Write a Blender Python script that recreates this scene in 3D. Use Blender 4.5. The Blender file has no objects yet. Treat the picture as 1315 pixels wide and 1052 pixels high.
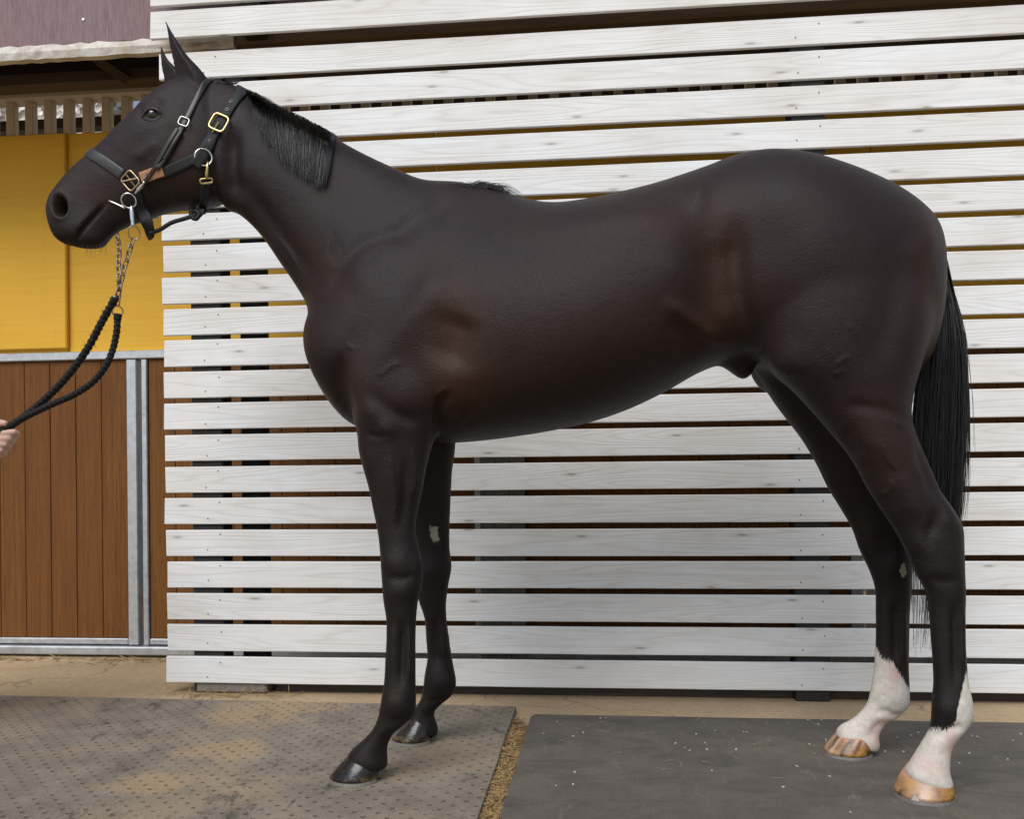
import bpy, bmesh, math, random
import numpy as np
from mathutils import Vector, Matrix
from mathutils.bvhtree import BVHTree
random.seed(7); rng = np.random.default_rng(7)
S = bpy.context.scene
COL = S.collection
R = math.radians

# ------------------------------------------------------------------ camera
CAMZ = 0.79; FPX = 1100.0; CX = 657.5; CY = 620.0
YAW = R(5.35); ROLL = R(0.52)
C0 = np.array([0.0, 0.0, CAMZ])
fwd = np.array([-math.sin(YAW), math.cos(YAW), 0.0])
rt0 = np.array([math.cos(YAW), math.sin(YAW), 0.0]); up0 = np.array([0, 0, 1.0])
rgt = math.cos(ROLL)*rt0 - math.sin(ROLL)*up0
upv = math.sin(ROLL)*rt0 + math.cos(ROLL)*up0
cam_d = bpy.data.cameras.new('camera'); cam = bpy.data.objects.new('camera', cam_d); COL.objects.link(cam)
cam.matrix_world = Matrix(((rgt[0], upv[0], -fwd[0], C0[0]), (rgt[1], upv[1], -fwd[1], C0[1]), (rgt[2], upv[2], -fwd[2], C0[2]), (0, 0, 0, 1)))
cam_d.sensor_width = 36.0; cam_d.lens = FPX/1315.0*36.0
cam_d.shift_y = (CY-526.0)/1315.0; cam_d.clip_start = 0.05; cam_d.clip_end = 2000
S.camera = cam
S.render.resolution_x = 1024; S.render.resolution_y = 820

# ------------------------------------------------------------------ world, sun, exposure
SUN_EL, SUN_AZ = R(49), R(198)     # azimuth of the sun measured from +Y clockwise
w = bpy.data.worlds.new('World'); S.world = w; w.use_nodes = True
wn = w.node_tree; wn.nodes.clear()
sky = wn.nodes.new('ShaderNodeTexSky'); sky.sky_type = 'NISHITA'; sky.sun_disc = False
sky.sun_elevation = SUN_EL; sky.sun_rotation = SUN_AZ; sky.dust_density = 1.0; sky.air_density = 1.0
hs = wn.nodes.new('ShaderNodeHueSaturation'); hs.inputs['Saturation'].default_value = 0.70
bg = wn.nodes.new('ShaderNodeBackground'); bg.inputs['Strength'].default_value = 0.058
wo = wn.nodes.new('ShaderNodeOutputWorld')
wn.links.new(sky.outputs[0], hs.inputs['Color']); wn.links.new(hs.outputs[0], bg.inputs['Color']); wn.links.new(bg.outputs[0], wo.inputs['Surface'])
sd = bpy.data.lights.new('sun', 'SUN'); sd.energy = 1.5; sd.angle = R(42); sd.color = (1.0, 0.985, 0.965)
so = bpy.data.objects.new('sun', sd); COL.objects.link(so)
sdir = Vector((math.sin(SUN_AZ)*math.cos(SUN_EL), math.cos(SUN_AZ)*math.cos(SUN_EL), math.sin(SUN_EL)))
so.rotation_euler = sdir.to_track_quat('Z', 'Y').to_euler(); so.location = sdir*12
S.view_settings.view_transform = 'Standard'; S.view_settings.look = 'None'
S.view_settings.exposure = 1.0; S.view_settings.gamma = 1.0; S.view_settings.use_curve_mapping = False

# ------------------------------------------------------------------ pixel <-> world
def proj(P):
    d = np.asarray(P, float) - C0
    z = d@fwd
    return np.stack([CX + FPX*(d@rgt)/z, CY - FPX*(d@upv)/z], -1)
def ray(u, v):
    d = fwd + rgt*((u-CX)/FPX) + upv*((CY-v)/FPX)
    return d
def on_plane(u, v, p0, n):
    d = ray(u, v); t = ((np.asarray(p0)-C0)@np.asarray(n))/(d@np.asarray(n))
    return C0 + d*t
def on_y(u, v, y): return on_plane(u, v, (0, y, 0), (0, 1.0, 0))
def on_z(u, v, z): return on_plane(u, v, (0, 0, z), (0, 0, 1.0))

# ------------------------------------------------------------------ object helpers
def tag(o, label=None, cat=None, group=None, kind=None):
    if label: o['label'] = label
    if cat: o['category'] = cat
    if group: o['group'] = group
    if kind: o['kind'] = kind
    return o
def empty(name, loc=(0, 0, 0), label=None, cat=None, group=None):
    o = bpy.data.objects.new(name, None); o.location = loc; COL.objects.link(o); o.empty_display_size = 0.05
    return tag(o, label, cat, group)
def link(name, me, mat=None, parent=None, smooth=False):
    o = bpy.data.objects.new(name, me); COL.objects.link(o)
    if mat is not None:
        me.materials.clear(); me.materials.append(mat)
    if smooth: me.polygons.foreach_set('use_smooth', [True]*len(me.polygons))
    if parent is not None:
        o.parent = parent
        off = parent.location      # every parent's location is its world position
        o.matrix_parent_inverse = Matrix.Translation(-off)
    return o
def from_py(name, V, F, mat=None, parent=None, smooth=False):
    me = bpy.data.meshes.new(name); me.from_pydata([tuple(map(float, p)) for p in V], [], [tuple(f) for f in F]); me.update()
    return link(name, me, mat, parent, smooth)
def from_bm(name, bm, mat=None, parent=None, smooth=False):
    me = bpy.data.meshes.new(name); bm.to_mesh(me); bm.free()
    return link(name, me, mat, parent, smooth)
def bm_box(bm, x0, x1, y0, y1, z0, z1, bev=0.0):
    vs = [bm.verts.new((x, y, z)) for x in (x0, x1) for y in (y0, y1) for z in (z0, z1)]
    fs = [(0, 1, 3, 2), (4, 6, 7, 5), (0, 4, 5, 1), (2, 3, 7, 6), (0, 2, 6, 4), (1, 5, 7, 3)]
    faces = [bm.faces.new([vs[i] for i in f]) for f in fs]
    if bev > 0:
        es = {e for f in faces for e in f.edges}
        bmesh.ops.bevel(bm, geom=list(es), offset=bev, segments=1, affect='EDGES', profile=0.5)
def box(name, x0, x1, y0, y1, z0, z1, mat, parent=None, bev=0.003):
    bm = bmesh.new(); bm_box(bm, min(x0, x1), max(x0, x1), min(y0, y1), max(y0, y1), min(z0, z1), max(z0, z1), bev)
    return from_bm(name, bm, mat, parent)
def frames(P):
    P = np.asarray(P, float); n = len(P)
    T = np.gradient(P, axis=0); T /= np.linalg.norm(T, axis=1)[:, None]+1e-12
    a = np.array([0, 0, 1.0]) if abs(T[0][2]) < 0.9 else np.array([1.0, 0, 0])
    N = np.zeros_like(P); N[0] = np.cross(T[0], a); N[0] /= np.linalg.norm(N[0])
    for i in range(1, n):
        q = N[i-1] - T[i]*(N[i-1]@T[i]); N[i] = q/(np.linalg.norm(q)+1e-12)
    return T, N, np.cross(T, N)
def tube(P, rad, k=8, closed=False, cap=True):
    """vertices and faces of a tube along P"""
    P = np.asarray(P, float); n = len(P); rad = np.broadcast_to(np.asarray(rad, float), (n,))
    if closed:
        Q = np.vstack([P[-1:], P, P[:1]]); T, N, B = frames(Q); N, B = N[1:-1], B[1:-1]
    else:
        T, N, B = frames(P)
    V = []; F = []
    for i in range(n):
        for j in range(k):
            a = 2*math.pi*j/k
            V.append(P[i] + rad[i]*(math.cos(a)*N[i] + math.sin(a)*B[i]))
    m = n if closed else n-1
    for i in range(m):
        for j in range(k):
            i2 = (i+1) % n
            F.append((i*k+j, i*k+(j+1) % k, i2*k+(j+1) % k, i2*k+j))
    if cap and not closed:
        F.append(tuple(range(k-1, -1, -1))); F.append(tuple((n-1)*k+j for j in range(k)))
    return V, F
def join_vf(parts):
    V = []; F = []
    for v, f in parts:
        o = len(V); V.extend(v); F.extend([tuple(i+o for i in q) for q in f])
    return V, F
def catmull(P, n):
    """resample control points P (k x d) to n points with a Catmull-Rom spline, even in chord length"""
    P = np.asarray(P, float); k = len(P)
    if k == 2:
        t = np.linspace(0, 1, n)[:, None]; return P[0]*(1-t)+P[1]*t
    d = np.r_[0, np.cumsum(np.linalg.norm(np.diff(P[:, :3] if P.shape[1] >= 3 else P, axis=0), axis=1)+1e-6)]
    s = np.linspace(0, d[-1], n); i = np.clip(np.searchsorted(d, s, side='right')-1, 0, k-2)
    t = ((s-d[i])/(d[i+1]-d[i]))[:, None]
    # finite-difference tangents (non-uniform)
    M = np.zeros_like(P)
    M[1:-1] = ((P[2:]-P[1:-1])/(d[2:]-d[1:-1])[:, None]*(d[1:-1]-d[:-2])[:, None] + (P[1:-1]-P[:-2])/(d[1:-1]-d[:-2])[:, None]*(d[2:]-d[1:-1])[:, None])/(d[2:]-d[:-2])[:, None]
    M[0] = (P[1]-P[0])/(d[1]-d[0]); M[-1] = (P[-1]-P[-2])/(d[-1]-d[-2])
    h = (d[i+1]-d[i])[:, None]
    return (2*t**3-3*t**2+1)*P[i] + (t**3-2*t**2+t)*h*M[i] + (-2*t**3+3*t**2)*P[i+1] + (t**3-t**2)*h*M[i+1]
# ------------------------------------------------------------------ materials
class NT:
    def __init__(s, name):
        s.m = bpy.data.materials.new(name); s.m.use_nodes = True; s.t = s.m.node_tree; s.t.nodes.clear()
        s.out = s.t.nodes.new('ShaderNodeOutputMaterial'); s.b = s.t.nodes.new('ShaderNodeBsdfPrincipled')
        s.t.links.new(s.b.outputs[0], s.out.inputs['Surface'])
    def n(s, typ, ins=None, **props):
        nd = s.t.nodes.new('ShaderNode'+typ)
        for k, v in props.items(): setattr(nd, k, v)
        for k, v in (ins or {}).items(): s.set(nd.inputs[k], v)
        return nd
    def set(s, sock, v):
        if isinstance(v, bpy.types.NodeSocket): s.t.links.new(v, sock)
        elif isinstance(v, bpy.types.Node): s.t.links.new(v.outputs[0], sock)
        else: sock.default_value = v
    def p(s, **k):
        for a, v in k.items():
            nm = a.replace('_', ' ')
            s.set(s.b.inputs[nm], v if not (isinstance(v, tuple) and len(v) == 3) else (*v, 1.0))
        return s
    def math(s, op, a, b=0.0, c=0.0, clamp=False):
        return s.n('Math', {0: a, 1: b, 2: c}, operation=op, use_clamp=clamp).outputs[0]
    def vmul(s, vec, xyz):
        return s.n('VectorMath', {0: vec, 1: xyz}, operation='MULTIPLY').outputs[0]
    def vadd(s, vec, b):
        return s.n('VectorMath', {0: vec, 1: b}, operation='ADD').outputs[0]
    def mix(s, fac, a, b, mode='MIX'):
        nd = s.n('Mix', data_type='RGBA', blend_type=mode)
        col = lambda v: (*v, 1.0) if isinstance(v, tuple) and len(v) == 3 else v
        s.set(nd.inputs[0], fac); s.set(nd.inputs[6], col(a)); s.set(nd.inputs[7], col(b))
        return nd.outputs[2]
    def ramp(s, fac, stops, interp='LINEAR'):
        nd = s.n('ValToRGB', {'Fac': fac}); cr = nd.color_ramp; cr.interpolation = interp
        while len(cr.elements) < len(stops): cr.elements.new(0.5)
        for e, (pos, c) in zip(cr.elements, stops):
            e.position = pos; e.color = (*c, 1) if isinstance(c, tuple) else (c, c, c, 1)
        return nd.outputs[0]
    def noise(s, vec, scale, detail=4.0, rough=0.55, dist=0.0):
        nd = s.n('TexNoise', {'Scale': scale, 'Detail': detail, 'Roughness': rough, 'Distortion': dist})
        if vec is not None: s.set(nd.inputs['Vector'], vec)
        return nd.outputs[0]
    def bump(s, h, strength=0.3, dist=0.01, prev=None):
        nd = s.n('Bump', {'Height': h, 'Strength': strength, 'Distance': dist})
        if prev is not None: s.set(nd.inputs['Normal'], prev)
        return nd.outputs[0]
    def obj(s): return s.n('TexCoord').outputs['Object']
    def rand(s): return s.n('ObjectInfo').outputs['Random']
    def attr(s, name): return s.n('Attribute', attribute_name=name).outputs['Fac']

def wood_white():
    t = NT('whitewashed_softwood')
    co = t.obj(); r = t.rand()
    sh = t.n('CombineXYZ', {0: t.math('MULTIPLY', r, 37.0), 1: t.math('MULTIPLY', r, 11.0), 2: t.math('MULTIPLY', r, 53.0)})
    v = t.vadd(co, sh)
    big = t.noise(t.vmul(v, (0.62, 1.0, 10.0)), 1.0, 2.0, 0.42)
    rings = t.math('FRACT', t.math('MULTIPLY', big, 19.0))
    rl = t.math('POWER', t.math('ABSOLUTE', t.math('SUBTRACT', rings, 0.5)), 3.0)          # 0..0.125, thin lines
    rl = t.math('MULTIPLY', rl, 8.0, clamp=True)
    fib = t.noise(t.vmul(v, (2.5, 60.0, 190.0)), 1.0, 3.0, 0.65)
    blot = t.noise(t.vmul(v, (2.2, 1.0, 7.0)), 1.0, 3.0, 0.6)
    saw = t.noise(t.vmul(v, (130.0, 1.0, 3.0)), 1.0, 2.0, 0.5)
    sv = t.n('SeparateXYZ', {0: v})
    kn = t.n('TexVoronoi', {'Vector': t.n('CombineXYZ', {0: t.math('MULTIPLY', sv.outputs[0], 1.9), 1: t.math('MULTIPLY', sv.outputs[2], 9.0)}), 'Scale': 1.0, 'Randomness': 1.0}, voronoi_dimensions='2D')
    knd = t.ramp(kn.outputs['Distance'], [(0.0, 1.0), (0.025, 0.75), (0.045, 0.22), (0.10, 0.0)])
    keep = t.math('GREATER_THAN', t.n('SeparateColor', {0: kn.outputs['Color']}).outputs[0], 0.45)
    knm = t.math('MULTIPLY', knd, keep)
    base = t.mix(t.ramp(blot, [(0.30, 0.0), (0.72, 1.0)]), (0.82, 0.845, 0.865), (0.75, 0.735, 0.705))
    base = t.mix(t.math('MULTIPLY', rl, t.math('MULTIPLY', blot, 0.62)), base, (0.50, 0.45, 0.39))
    base = t.mix(t.math('MULTIPLY', t.ramp(fib, [(0.40, 0.0), (0.75, 1.0)]), 0.40), base, (0.58, 0.555, 0.52))
    base = t.mix(t.math('MULTIPLY', t.ramp(saw, [(0.62, 0.0), (0.75, 1.0)]), 0.10), base, (0.86, 0.86, 0.86))
    base = t.mix(t.math('MULTIPLY', knm, 0.75), base, (0.20, 0.15, 0.11))
    dirt = t.noise(t.vmul(t.n('NewGeometry').outputs['Position'], (1.3, 1.0, 2.0)), 2.0, 4.0, 0.6)
    base = t.mix(t.math('MULTIPLY', t.ramp(dirt, [(0.45, 0.0), (0.8, 1.0)]), 0.34), base, (0.46, 0.40, 0.33))
    base = t.mix(t.math('MULTIPLY', t.math('FRACT', t.math('MULTIPLY', r, 91.7)), 0.16), base, (0.60, 0.57, 0.53))
    h = t.math('ADD', t.math('MULTIPLY', rl, -0.6), t.math('MULTIPLY', fib, -0.5))
    t.p(Base_Color=base, Roughness=t.math('MULTIPLY_ADD', fib, 0.2, 0.55), Normal=t.bump(h, 0.35, 0.002))
    t.b.inputs['Specular IOR Level'].default_value = 0.3
    return t.m
def wood_brown():
    t = NT('brown_door_plank'); co = t.obj(); r = t.rand()
    v = t.vadd(co, t.n('CombineXYZ', {0: t.math('MULTIPLY', r, 31.0), 1: r, 2: t.math('MULTIPLY', r, 17.0)}))
    f1 = t.noise(t.vmul(v, (95.0, 40.0, 2.6)), 1.0, 4.0, 0.65)
    f2 = t.noise(t.vmul(v, (9.0, 9.0, 0.8)), 1.0, 3.0, 0.55)
    pores = t.ramp(t.noise(t.vmul(v, (260.0, 60.0, 11.0)), 1.0, 2.0, 0.6), [(0.56, 0.0), (0.68, 1.0)])
    c = t.mix(t.ramp(f1, [(0.32, 0.0), (0.7, 1.0)]), (0.205, 0.085, 0.020), (0.085, 0.030, 0.008))
    c = t.mix(t.math('MULTIPLY', f2, 0.6), c, (0.20, 0.095, 0.028))
    c = t.mix(t.math('MULTIPLY', pores, 0.6), c, (0.05, 0.018, 0.008))
    c = t.mix(t.math('MULTIPLY', r, 0.35), c, (0.14, 0.05, 0.018))
    t.p(Base_Color=c, Roughness=0.6, Normal=t.bump(f1, 0.25, 0.002)); t.b.inputs['Specular IOR Level'].default_value = 0.15; return t.m
def wood_dark(name='dark_timber', col=(0.035, 0.024, 0.017), col2=(0.085, 0.062, 0.045), axis='x'):
    t = NT(name); co = t.obj(); sc = (3.0, 60.0, 60.0) if axis == 'x' else (60.0, 60.0, 3.0)
    f = t.noise(t.vmul(co, sc), 1.0, 4.0, 0.6); b = t.noise(co, 4.0, 4.0, 0.6)
    c = t.mix(t.ramp(f, [(0.3, 0.0), (0.75, 1.0)]), col, col2)
    c = t.mix(t.math('MULTIPLY', b, 0.4), c, col)
    t.p(Base_Color=c, Roughness=0.7, Normal=t.bump(f, 0.3, 0.003)); return t.m
def ochre():
    t = NT('ochre_painted_board'); co = t.obj()
    b = t.noise(t.vmul(co, (1.5, 1.0, 2.5)), 1.3, 4.0, 0.55); f = t.noise(t.vmul(co, (3.0, 3.0, 90.0)), 1.0, 4.0, 0.6)
    g = t.noise(co, 26.0, 5.0, 0.7); st = t.noise(t.vmul(co, (30.0, 1.0, 1.2)), 1.0, 3.0, 0.5)
    c = t.mix(b, (0.74, 0.415, 0.040), (0.82, 0.485, 0.070))
    c = t.mix(t.math('MULTIPLY', t.ramp(f, [(0.4, 0.0), (0.8, 1.0)]), 0.35), c, (0.58, 0.30, 0.04))
    c = t.mix(t.math('MULTIPLY', t.ramp(st, [(0.55, 0.0), (0.8, 1.0)]), 0.25), c, (0.56, 0.31, 0.07))
    c = t.mix(t.ramp(g, [(0.70, 0.0), (0.76, 0.8)]), c, (0.09, 0.055, 0.03))
    t.p(Base_Color=c, Roughness=0.6, Normal=t.bump(t.math('ADD', f, t.math('MULTIPLY', g, 0.5)), 0.18, 0.002)); t.b.inputs['Specular IOR Level'].default_value = 0.15; return t.m
def steel(name='galvanised_steel', col=(0.46, 0.48, 0.50), rough=0.42, metal=0.75):
    t = NT(name); co = t.obj(); g = t.noise(co, 30.0, 5.0, 0.65); d = t.noise(t.vmul(co, (3, 3, 3)), 2.0, 5.0, 0.7)
    c = t.mix(t.ramp(g, [(0.3, 0.0), (0.75, 1.0)]), col, tuple(min(1, x*1.35) for x in col))
    c = t.mix(t.ramp(d, [(0.55, 0.0), (0.8, 0.55)]), c, (0.20, 0.16, 0.12))
    t.p(Base_Color=c, Metallic=metal, Roughness=t.math('MULTIPLY_ADD', g, 0.25, rough-0.1)); return t.m
def metal(name, col, rough=0.25):
    t = NT(name); g = t.noise(t.obj(), 120.0, 4.0, 0.6)
    t.p(Base_Color=t.mix(t.ramp(g, [(0.45, 0.0), (0.8, 0.6)]), col, tuple(x*0.45 for x in col)), Metallic=0.95, Roughness=t.math('MULTIPLY_ADD', g, 0.3, rough-0.1)); return t.m
def concrete(name='dusty_concrete', a=(0.50, 0.375, 0.235), b=(0.37, 0.27, 0.165)):
    t = NT(name); co = t.obj()
    n1 = t.noise(co, 2.2, 6.0, 0.6); n2 = t.noise(co, 45.0, 5.0, 0.65); cr = t.n('TexVoronoi', {'Vector': t.vadd(co, t.vmul(t.n('TexNoise', {'Vector': co, 'Scale': 3.0}).outputs['Color'], (0.6, 0.6, 0.6))), 'Scale': 1.3}, feature='DISTANCE_TO_EDGE')
    c = t.mix(t.ramp(n1, [(0.3, 0.0), (0.7, 1.0)]), a, b)
    c = t.mix(t.math('MULTIPLY', t.ramp(n2, [(0.45, 0.0), (0.8, 1.0)]), 0.5), c, tuple(x*0.55 for x in b))
    c = t.mix(t.ramp(cr.outputs[0], [(0.0, 0.55), (0.012, 0.0)]), c, tuple(x*0.4 for x in b))
    t.p(Base_Color=c, Roughness=0.9, Normal=t.bump(t.math('ADD', n2, n1), 0.35, 0.006)); t.b.inputs['Specular IOR Level'].default_value = 0.15; return t.m
STAIN = [(*on_z(u_, v_, 0.022)[:2], r_) for u_, v_, r_ in ((330, 915, 0.20), (395, 905, 0.16), (300, 960, 0.16), (200, 1010, 0.14))]
def rubber(name, dimple):
    t = NT(name); co = t.obj()
    big = t.noise(co, 1.7, 5.0, 0.6, 0.4); mid = t.noise(co, 9.0, 5.0, 0.65); fine = t.noise(co, 170.0, 3.0, 0.7); sp = t.noise(co, 420.0, 2.0, 0.6)
    if dimple:
        c = t.mix(t.ramp(mid, [(0.3, 0.0), (0.72, 1.0)]), (0.165, 0.142, 0.113), (0.27, 0.230, 0.178))
        c = t.mix(t.ramp(big, [(0.50, 0.0), (0.68, 0.8)]), c, (0.34, 0.255, 0.165))
        for (sx, sy, sr) in STAIN:
            dv = t.n('VectorMath', {0: t.vadd(co, t.vmul(t.n('TexNoise', {'Vector': co, 'Scale': 7.0, 'Detail': 5.0}).outputs['Color'], (0.30, 0.30, 0.0))), 1: (sx+0.15, sy+0.15, 0.0)}, operation='DISTANCE').outputs['Value']
            c = t.mix(t.ramp(t.math('DIVIDE', dv, sr), [(0.55, 0.75), (1.0, 0.0)]), c, (0.37, 0.265, 0.155))
        scr = t.noise(t.vmul(co, (7.0, 4.0, 1.0)), 1.0, 6.0, 0.75, 1.2)
        c = t.mix(t.ramp(scr, [(0.56, 0.0), (0.66, 0.75)]), c, (0.05, 0.046, 0.045))
    else:
        c = t.mix(t.ramp(mid, [(0.3, 0.0), (0.72, 1.0)]), (0.086, 0.076, 0.066), (0.128, 0.112, 0.095))
        c = t.mix(t.ramp(big, [(0.45, 0.0), (0.75, 0.65)]), c, (0.165, 0.140, 0.112))
        sm = t.noise(t.vmul(co, (3.0, 9.0, 1.0)), 1.0, 5.0, 0.7, 0.6)
        c = t.mix(t.ramp(sm, [(0.50, 0.0), (0.72, 0.75)]), c, (0.050, 0.046, 0.042))
        sm2 = t.noise(t.vmul(co, (16.0, 5.0, 1.0)), 1.0, 6.0, 0.75, 1.0)
        c = t.mix(t.ramp(sm2, [(0.58, 0.0), (0.72, 0.6)]), c, (0.21, 0.18, 0.145))
    c = t.mix(t.math('MULTIPLY', t.ramp(fine, [(0.42, 0.0), (0.7, 1.0)]), 0.45), c, (0.05, 0.045, 0.04))
    c = t.mix(t.ramp(sp, [(0.66, 0.0), (0.74, 0.5)]), c, (0.30, 0.27, 0.23))
    h = t.math('ADD', t.math('MULTIPLY', fine, 0.5), mid)
    nrm = t.bump(h, 0.35, 0.004)
    if dimple:
        # staggered rows of small moulded dimples, 40 mm apart
        sep = t.n('SeparateXYZ', {0: co})
        ang = 0.55
        def cell(off):
            x = t.math('ADD', t.math('MULTIPLY', sep.outputs[0], 1/0.056), off); y = t.math('ADD', t.math('MULTIPLY', sep.outputs[1], 1/0.056), off)
            fx = t.math('SUBTRACT', t.math('FRACT', t.math('ADD', x, 100.0)), 0.5); fy = t.math('SUBTRACT', t.math('FRACT', t.math('ADD', y, 100.0)), 0.5)
            return t.math('SQRT', t.math('ADD', t.math('MULTIPLY', fx, fx), t.math('MULTIPLY', fy, fy)))
        d = t.math('MINIMUM', cell(0.0), cell(0.5))
        dim = t.ramp(d, [(0.070, 1.0), (0.115, 0.0)])
        wear = t.ramp(t.noise(co, 6.0, 4.0, 0.6), [(0.30, 0.25), (0.55, 1.0)])
        dm = t.math('MULTIPLY', dim, wear)
        nrm = t.bump(t.math('MULTIPLY', dm, -1.0), 1.0, 0.004, nrm)
        c = t.mix(t.math('MULTIPLY', dm, 0.55), c, (0.045, 0.04, 0.036))
    t.p(Base_Color=c, Roughness=0.75, Normal=nrm); t.b.inputs['Specular IOR Level'].default_value = 0.2
    return t.m
def plain(name, col, rough=0.6, var=0.25, scale=40.0, bump=0.2, spec=0.4, stretch=(1, 1, 1)):
    t = NT(name); v = t.vmul(t.obj(), stretch); n = t.noise(v, scale, 5.0, 0.65)
    c = t.mix(t.ramp(n, [(0.3, 0.0), (0.75, 1.0)]), tuple(x*(1-var) for x in col), tuple(min(1, x*(1+var)) for x in col))
    t.p(Base_Color=c, Roughness=rough, Normal=t.bump(n, bump, 0.002)); t.b.inputs['Specular IOR Level'].default_value = spec
    return t.m
def fascia_mat():
    t = NT('purple_brown_siding'); co = t.obj()
    f = t.noise(t.vmul(co, (170.0, 30.0, 14.0)), 1.0, 4.0, 0.7); b = t.noise(co, 5.0, 5.0, 0.6)
    c = t.mix(t.ramp(f, [(0.3, 0.0), (0.7, 1.0)]), (0.135, 0.078, 0.085), (0.245, 0.165, 0.175))
    c = t.mix(t.ramp(b, [(0.5, 0.0), (0.75, 0.5)]), c, (0.22, 0.105, 0.095))
    t.p(Base_Color=c, Roughness=0.5, Normal=t.bump(f, 0.7, 0.006)); return t.m
def worn_white():
    t = NT('weathered_white_paint'); co = t.obj(); n = t.noise(co, 14.0, 6.0, 0.7); s = t.noise(t.vmul(co, (4, 40, 40)), 1.0, 4.0, 0.6)
    c = t.mix(t.ramp(n, [(0.42, 0.0), (0.66, 1.0)]), (0.62, 0.60, 0.55), (0.42, 0.37, 0.29))
    c = t.mix(t.ramp(s, [(0.60, 0.0), (0.72, 0.7)]), c, (0.20, 0.15, 0.10))
    t.p(Base_Color=c, Roughness=0.7, Normal=t.bump(n, 0.6, 0.006)); return t.m
def pebble():
    t = NT('pebble_dash_render'); co = t.obj(); v = t.n('TexVoronoi', {'Vector': co, 'Scale': 28.0})
    g = t.n('SeparateColor', {0: v.outputs['Color']}).outputs[0]
    c = t.mix(t.ramp(g, [(0.2, 0.0), (0.85, 1.0)]), (0.16, 0.14, 0.12), (0.70, 0.66, 0.60))
    t.p(Base_Color=c, Roughness=0.8, Normal=t.bump(v.outputs['Distance'], 0.8, 0.02)); return t.m
def coat():
    t = NT('dark_bay_coat'); co = t.obj()
    br = t.attr('brown'); wh = t.attr('white'); ch = t.attr('chestnut'); pk = t.attr('pink')
    hair = t.noise(t.vmul(co, (120.0, 160.0, 420.0)), 1.0, 3.0, 0.7)
    hair2 = t.noise(t.vmul(co, (420.0, 160.0, 150.0)), 1.0, 3.0, 0.7)
    blot = t.noise(co, 5.0, 4.0, 0.55)
    blot2 = t.noise(co, 11.0, 4.0, 0.6)
    spk = t.noise(co, 400.0, 3.0, 0.75)
    c = t.mix(t.ramp(blot, [(0.3, 0.0), (0.7, 1.0)]), (0.0135, 0.0083, 0.0092), (0.0185, 0.0108, 0.0106))
    c = t.mix(t.math('MULTIPLY', t.ramp(blot2, [(0.5, 0.0), (0.8, 1.0)]), 0.45), c, (0.021, 0.012, 0.0085))
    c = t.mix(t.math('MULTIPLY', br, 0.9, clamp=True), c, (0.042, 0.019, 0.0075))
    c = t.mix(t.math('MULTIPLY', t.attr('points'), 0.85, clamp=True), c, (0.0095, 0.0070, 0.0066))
    c = t.mix(t.math('MULTIPLY', t.ramp(hair, [(0.42, 0.0), (0.72, 1.0)]), 0.45), c, t.mix(1.0, c, (1.9, 1.8, 1.75), 'MULTIPLY'))
    c = t.mix(t.ramp(spk, [(0.30, 0.55), (0.52, 0.0)]), c, t.mix(1.0, c, (0.35, 0.35, 0.35), 'MULTIPLY'))
    c = t.mix(t.ramp(spk, [(0.60, 0.0), (0.76, 0.55)]), c, t.mix(1.0, c, (2.3, 2.2, 2.1), 'MULTIPLY'))
    hv = t.noise(t.vmul(co, (420.0, 420.0, 55.0)), 1.0, 3.0, 0.7)
    edge = t.math('ADD', wh, t.math('MULTIPLY', t.math('SUBTRACT', hv, 0.5), 1.5))
    wf = t.ramp(edge, [(0.38, 0.0), (0.62, 1.0)])
    wf = t.math('MULTIPLY', wf, t.ramp(wh, [(0.04, 0.0), (0.22, 1.0)]))
    wc = t.mix(t.ramp(t.noise(co, 38.0, 5.0, 0.65), [(0.3, 0.0), (0.75, 1.0)]), (0.68, 0.64, 0.57), (0.50, 0.45, 0.385))
    wc = t.mix(t.math('MULTIPLY', t.ramp(t.noise(co, 90.0, 5.0, 0.7), [(0.45, 0.0), (0.75, 1.0)]), 0.5), wc, (0.36, 0.31, 0.25))
    wc = t.mix(t.math('MULTIPLY', t.ramp(hv, [(0.4, 0.0), (0.7, 1.0)]), 0.25), wc, (0.42, 0.38, 0.33))
    wc = t.mix(t.math('MULTIPLY', pk, 0.7, clamp=True), wc, (0.56, 0.36, 0.31))
    c = t.mix(wf, c, wc)
    c = t.mix(t.ramp(t.math('ADD', ch, t.math('MULTIPLY', t.math('SUBTRACT', t.noise(co, 90.0, 4.0, 0.7), 0.5), 1.6)), [(0.4, 0.0), (0.55, 1.0)]), c, (0.30, 0.27, 0.21))
    rough = t.math('ADD', t.math('MULTIPLY', t.ramp(blot, [(0.3, 0.0), (0.75, 1.0)]), 0.08), t.math('MULTIPLY_ADD', wf, 0.22, 0.46))
    vein = t.noise(t.vmul(co, (14.0, 14.0, 20.0)), 1.0, 2.0, 0.5, 1.5)
    vl = t.ramp(t.math('ABSOLUTE', t.math('SUBTRACT', vein, 0.5)), [(0.0, 1.0), (0.022, 0.0)])
    vmask = t.attr('veins')
    nrm = t.bump(t.math('MULTIPLY', vl, vmask), 0.22, 0.003)
    nrm = t.bump(t.noise(t.vmul(co, (34.0, 34.0, 60.0)), 1.0, 3.0, 0.6, 0.6), 0.07, 0.005, nrm)
    nrm = t.bump(t.noise(t.vmul(co, (12.0, 12.0, 17.0)), 1.0, 3.0, 0.55, 0.4), 0.16, 0.012, nrm)
    nrm = t.bump(hair2, 0.34, 0.003, nrm)
    nrm = t.bump(hair, 0.42, 0.003, nrm)
    t.p(Base_Color=c, Roughness=rough, Normal=nrm, Sheen_Weight=t.math('MULTIPLY_ADD', wf, -0.008, 0.008), Sheen_Roughness=0.45)
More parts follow.
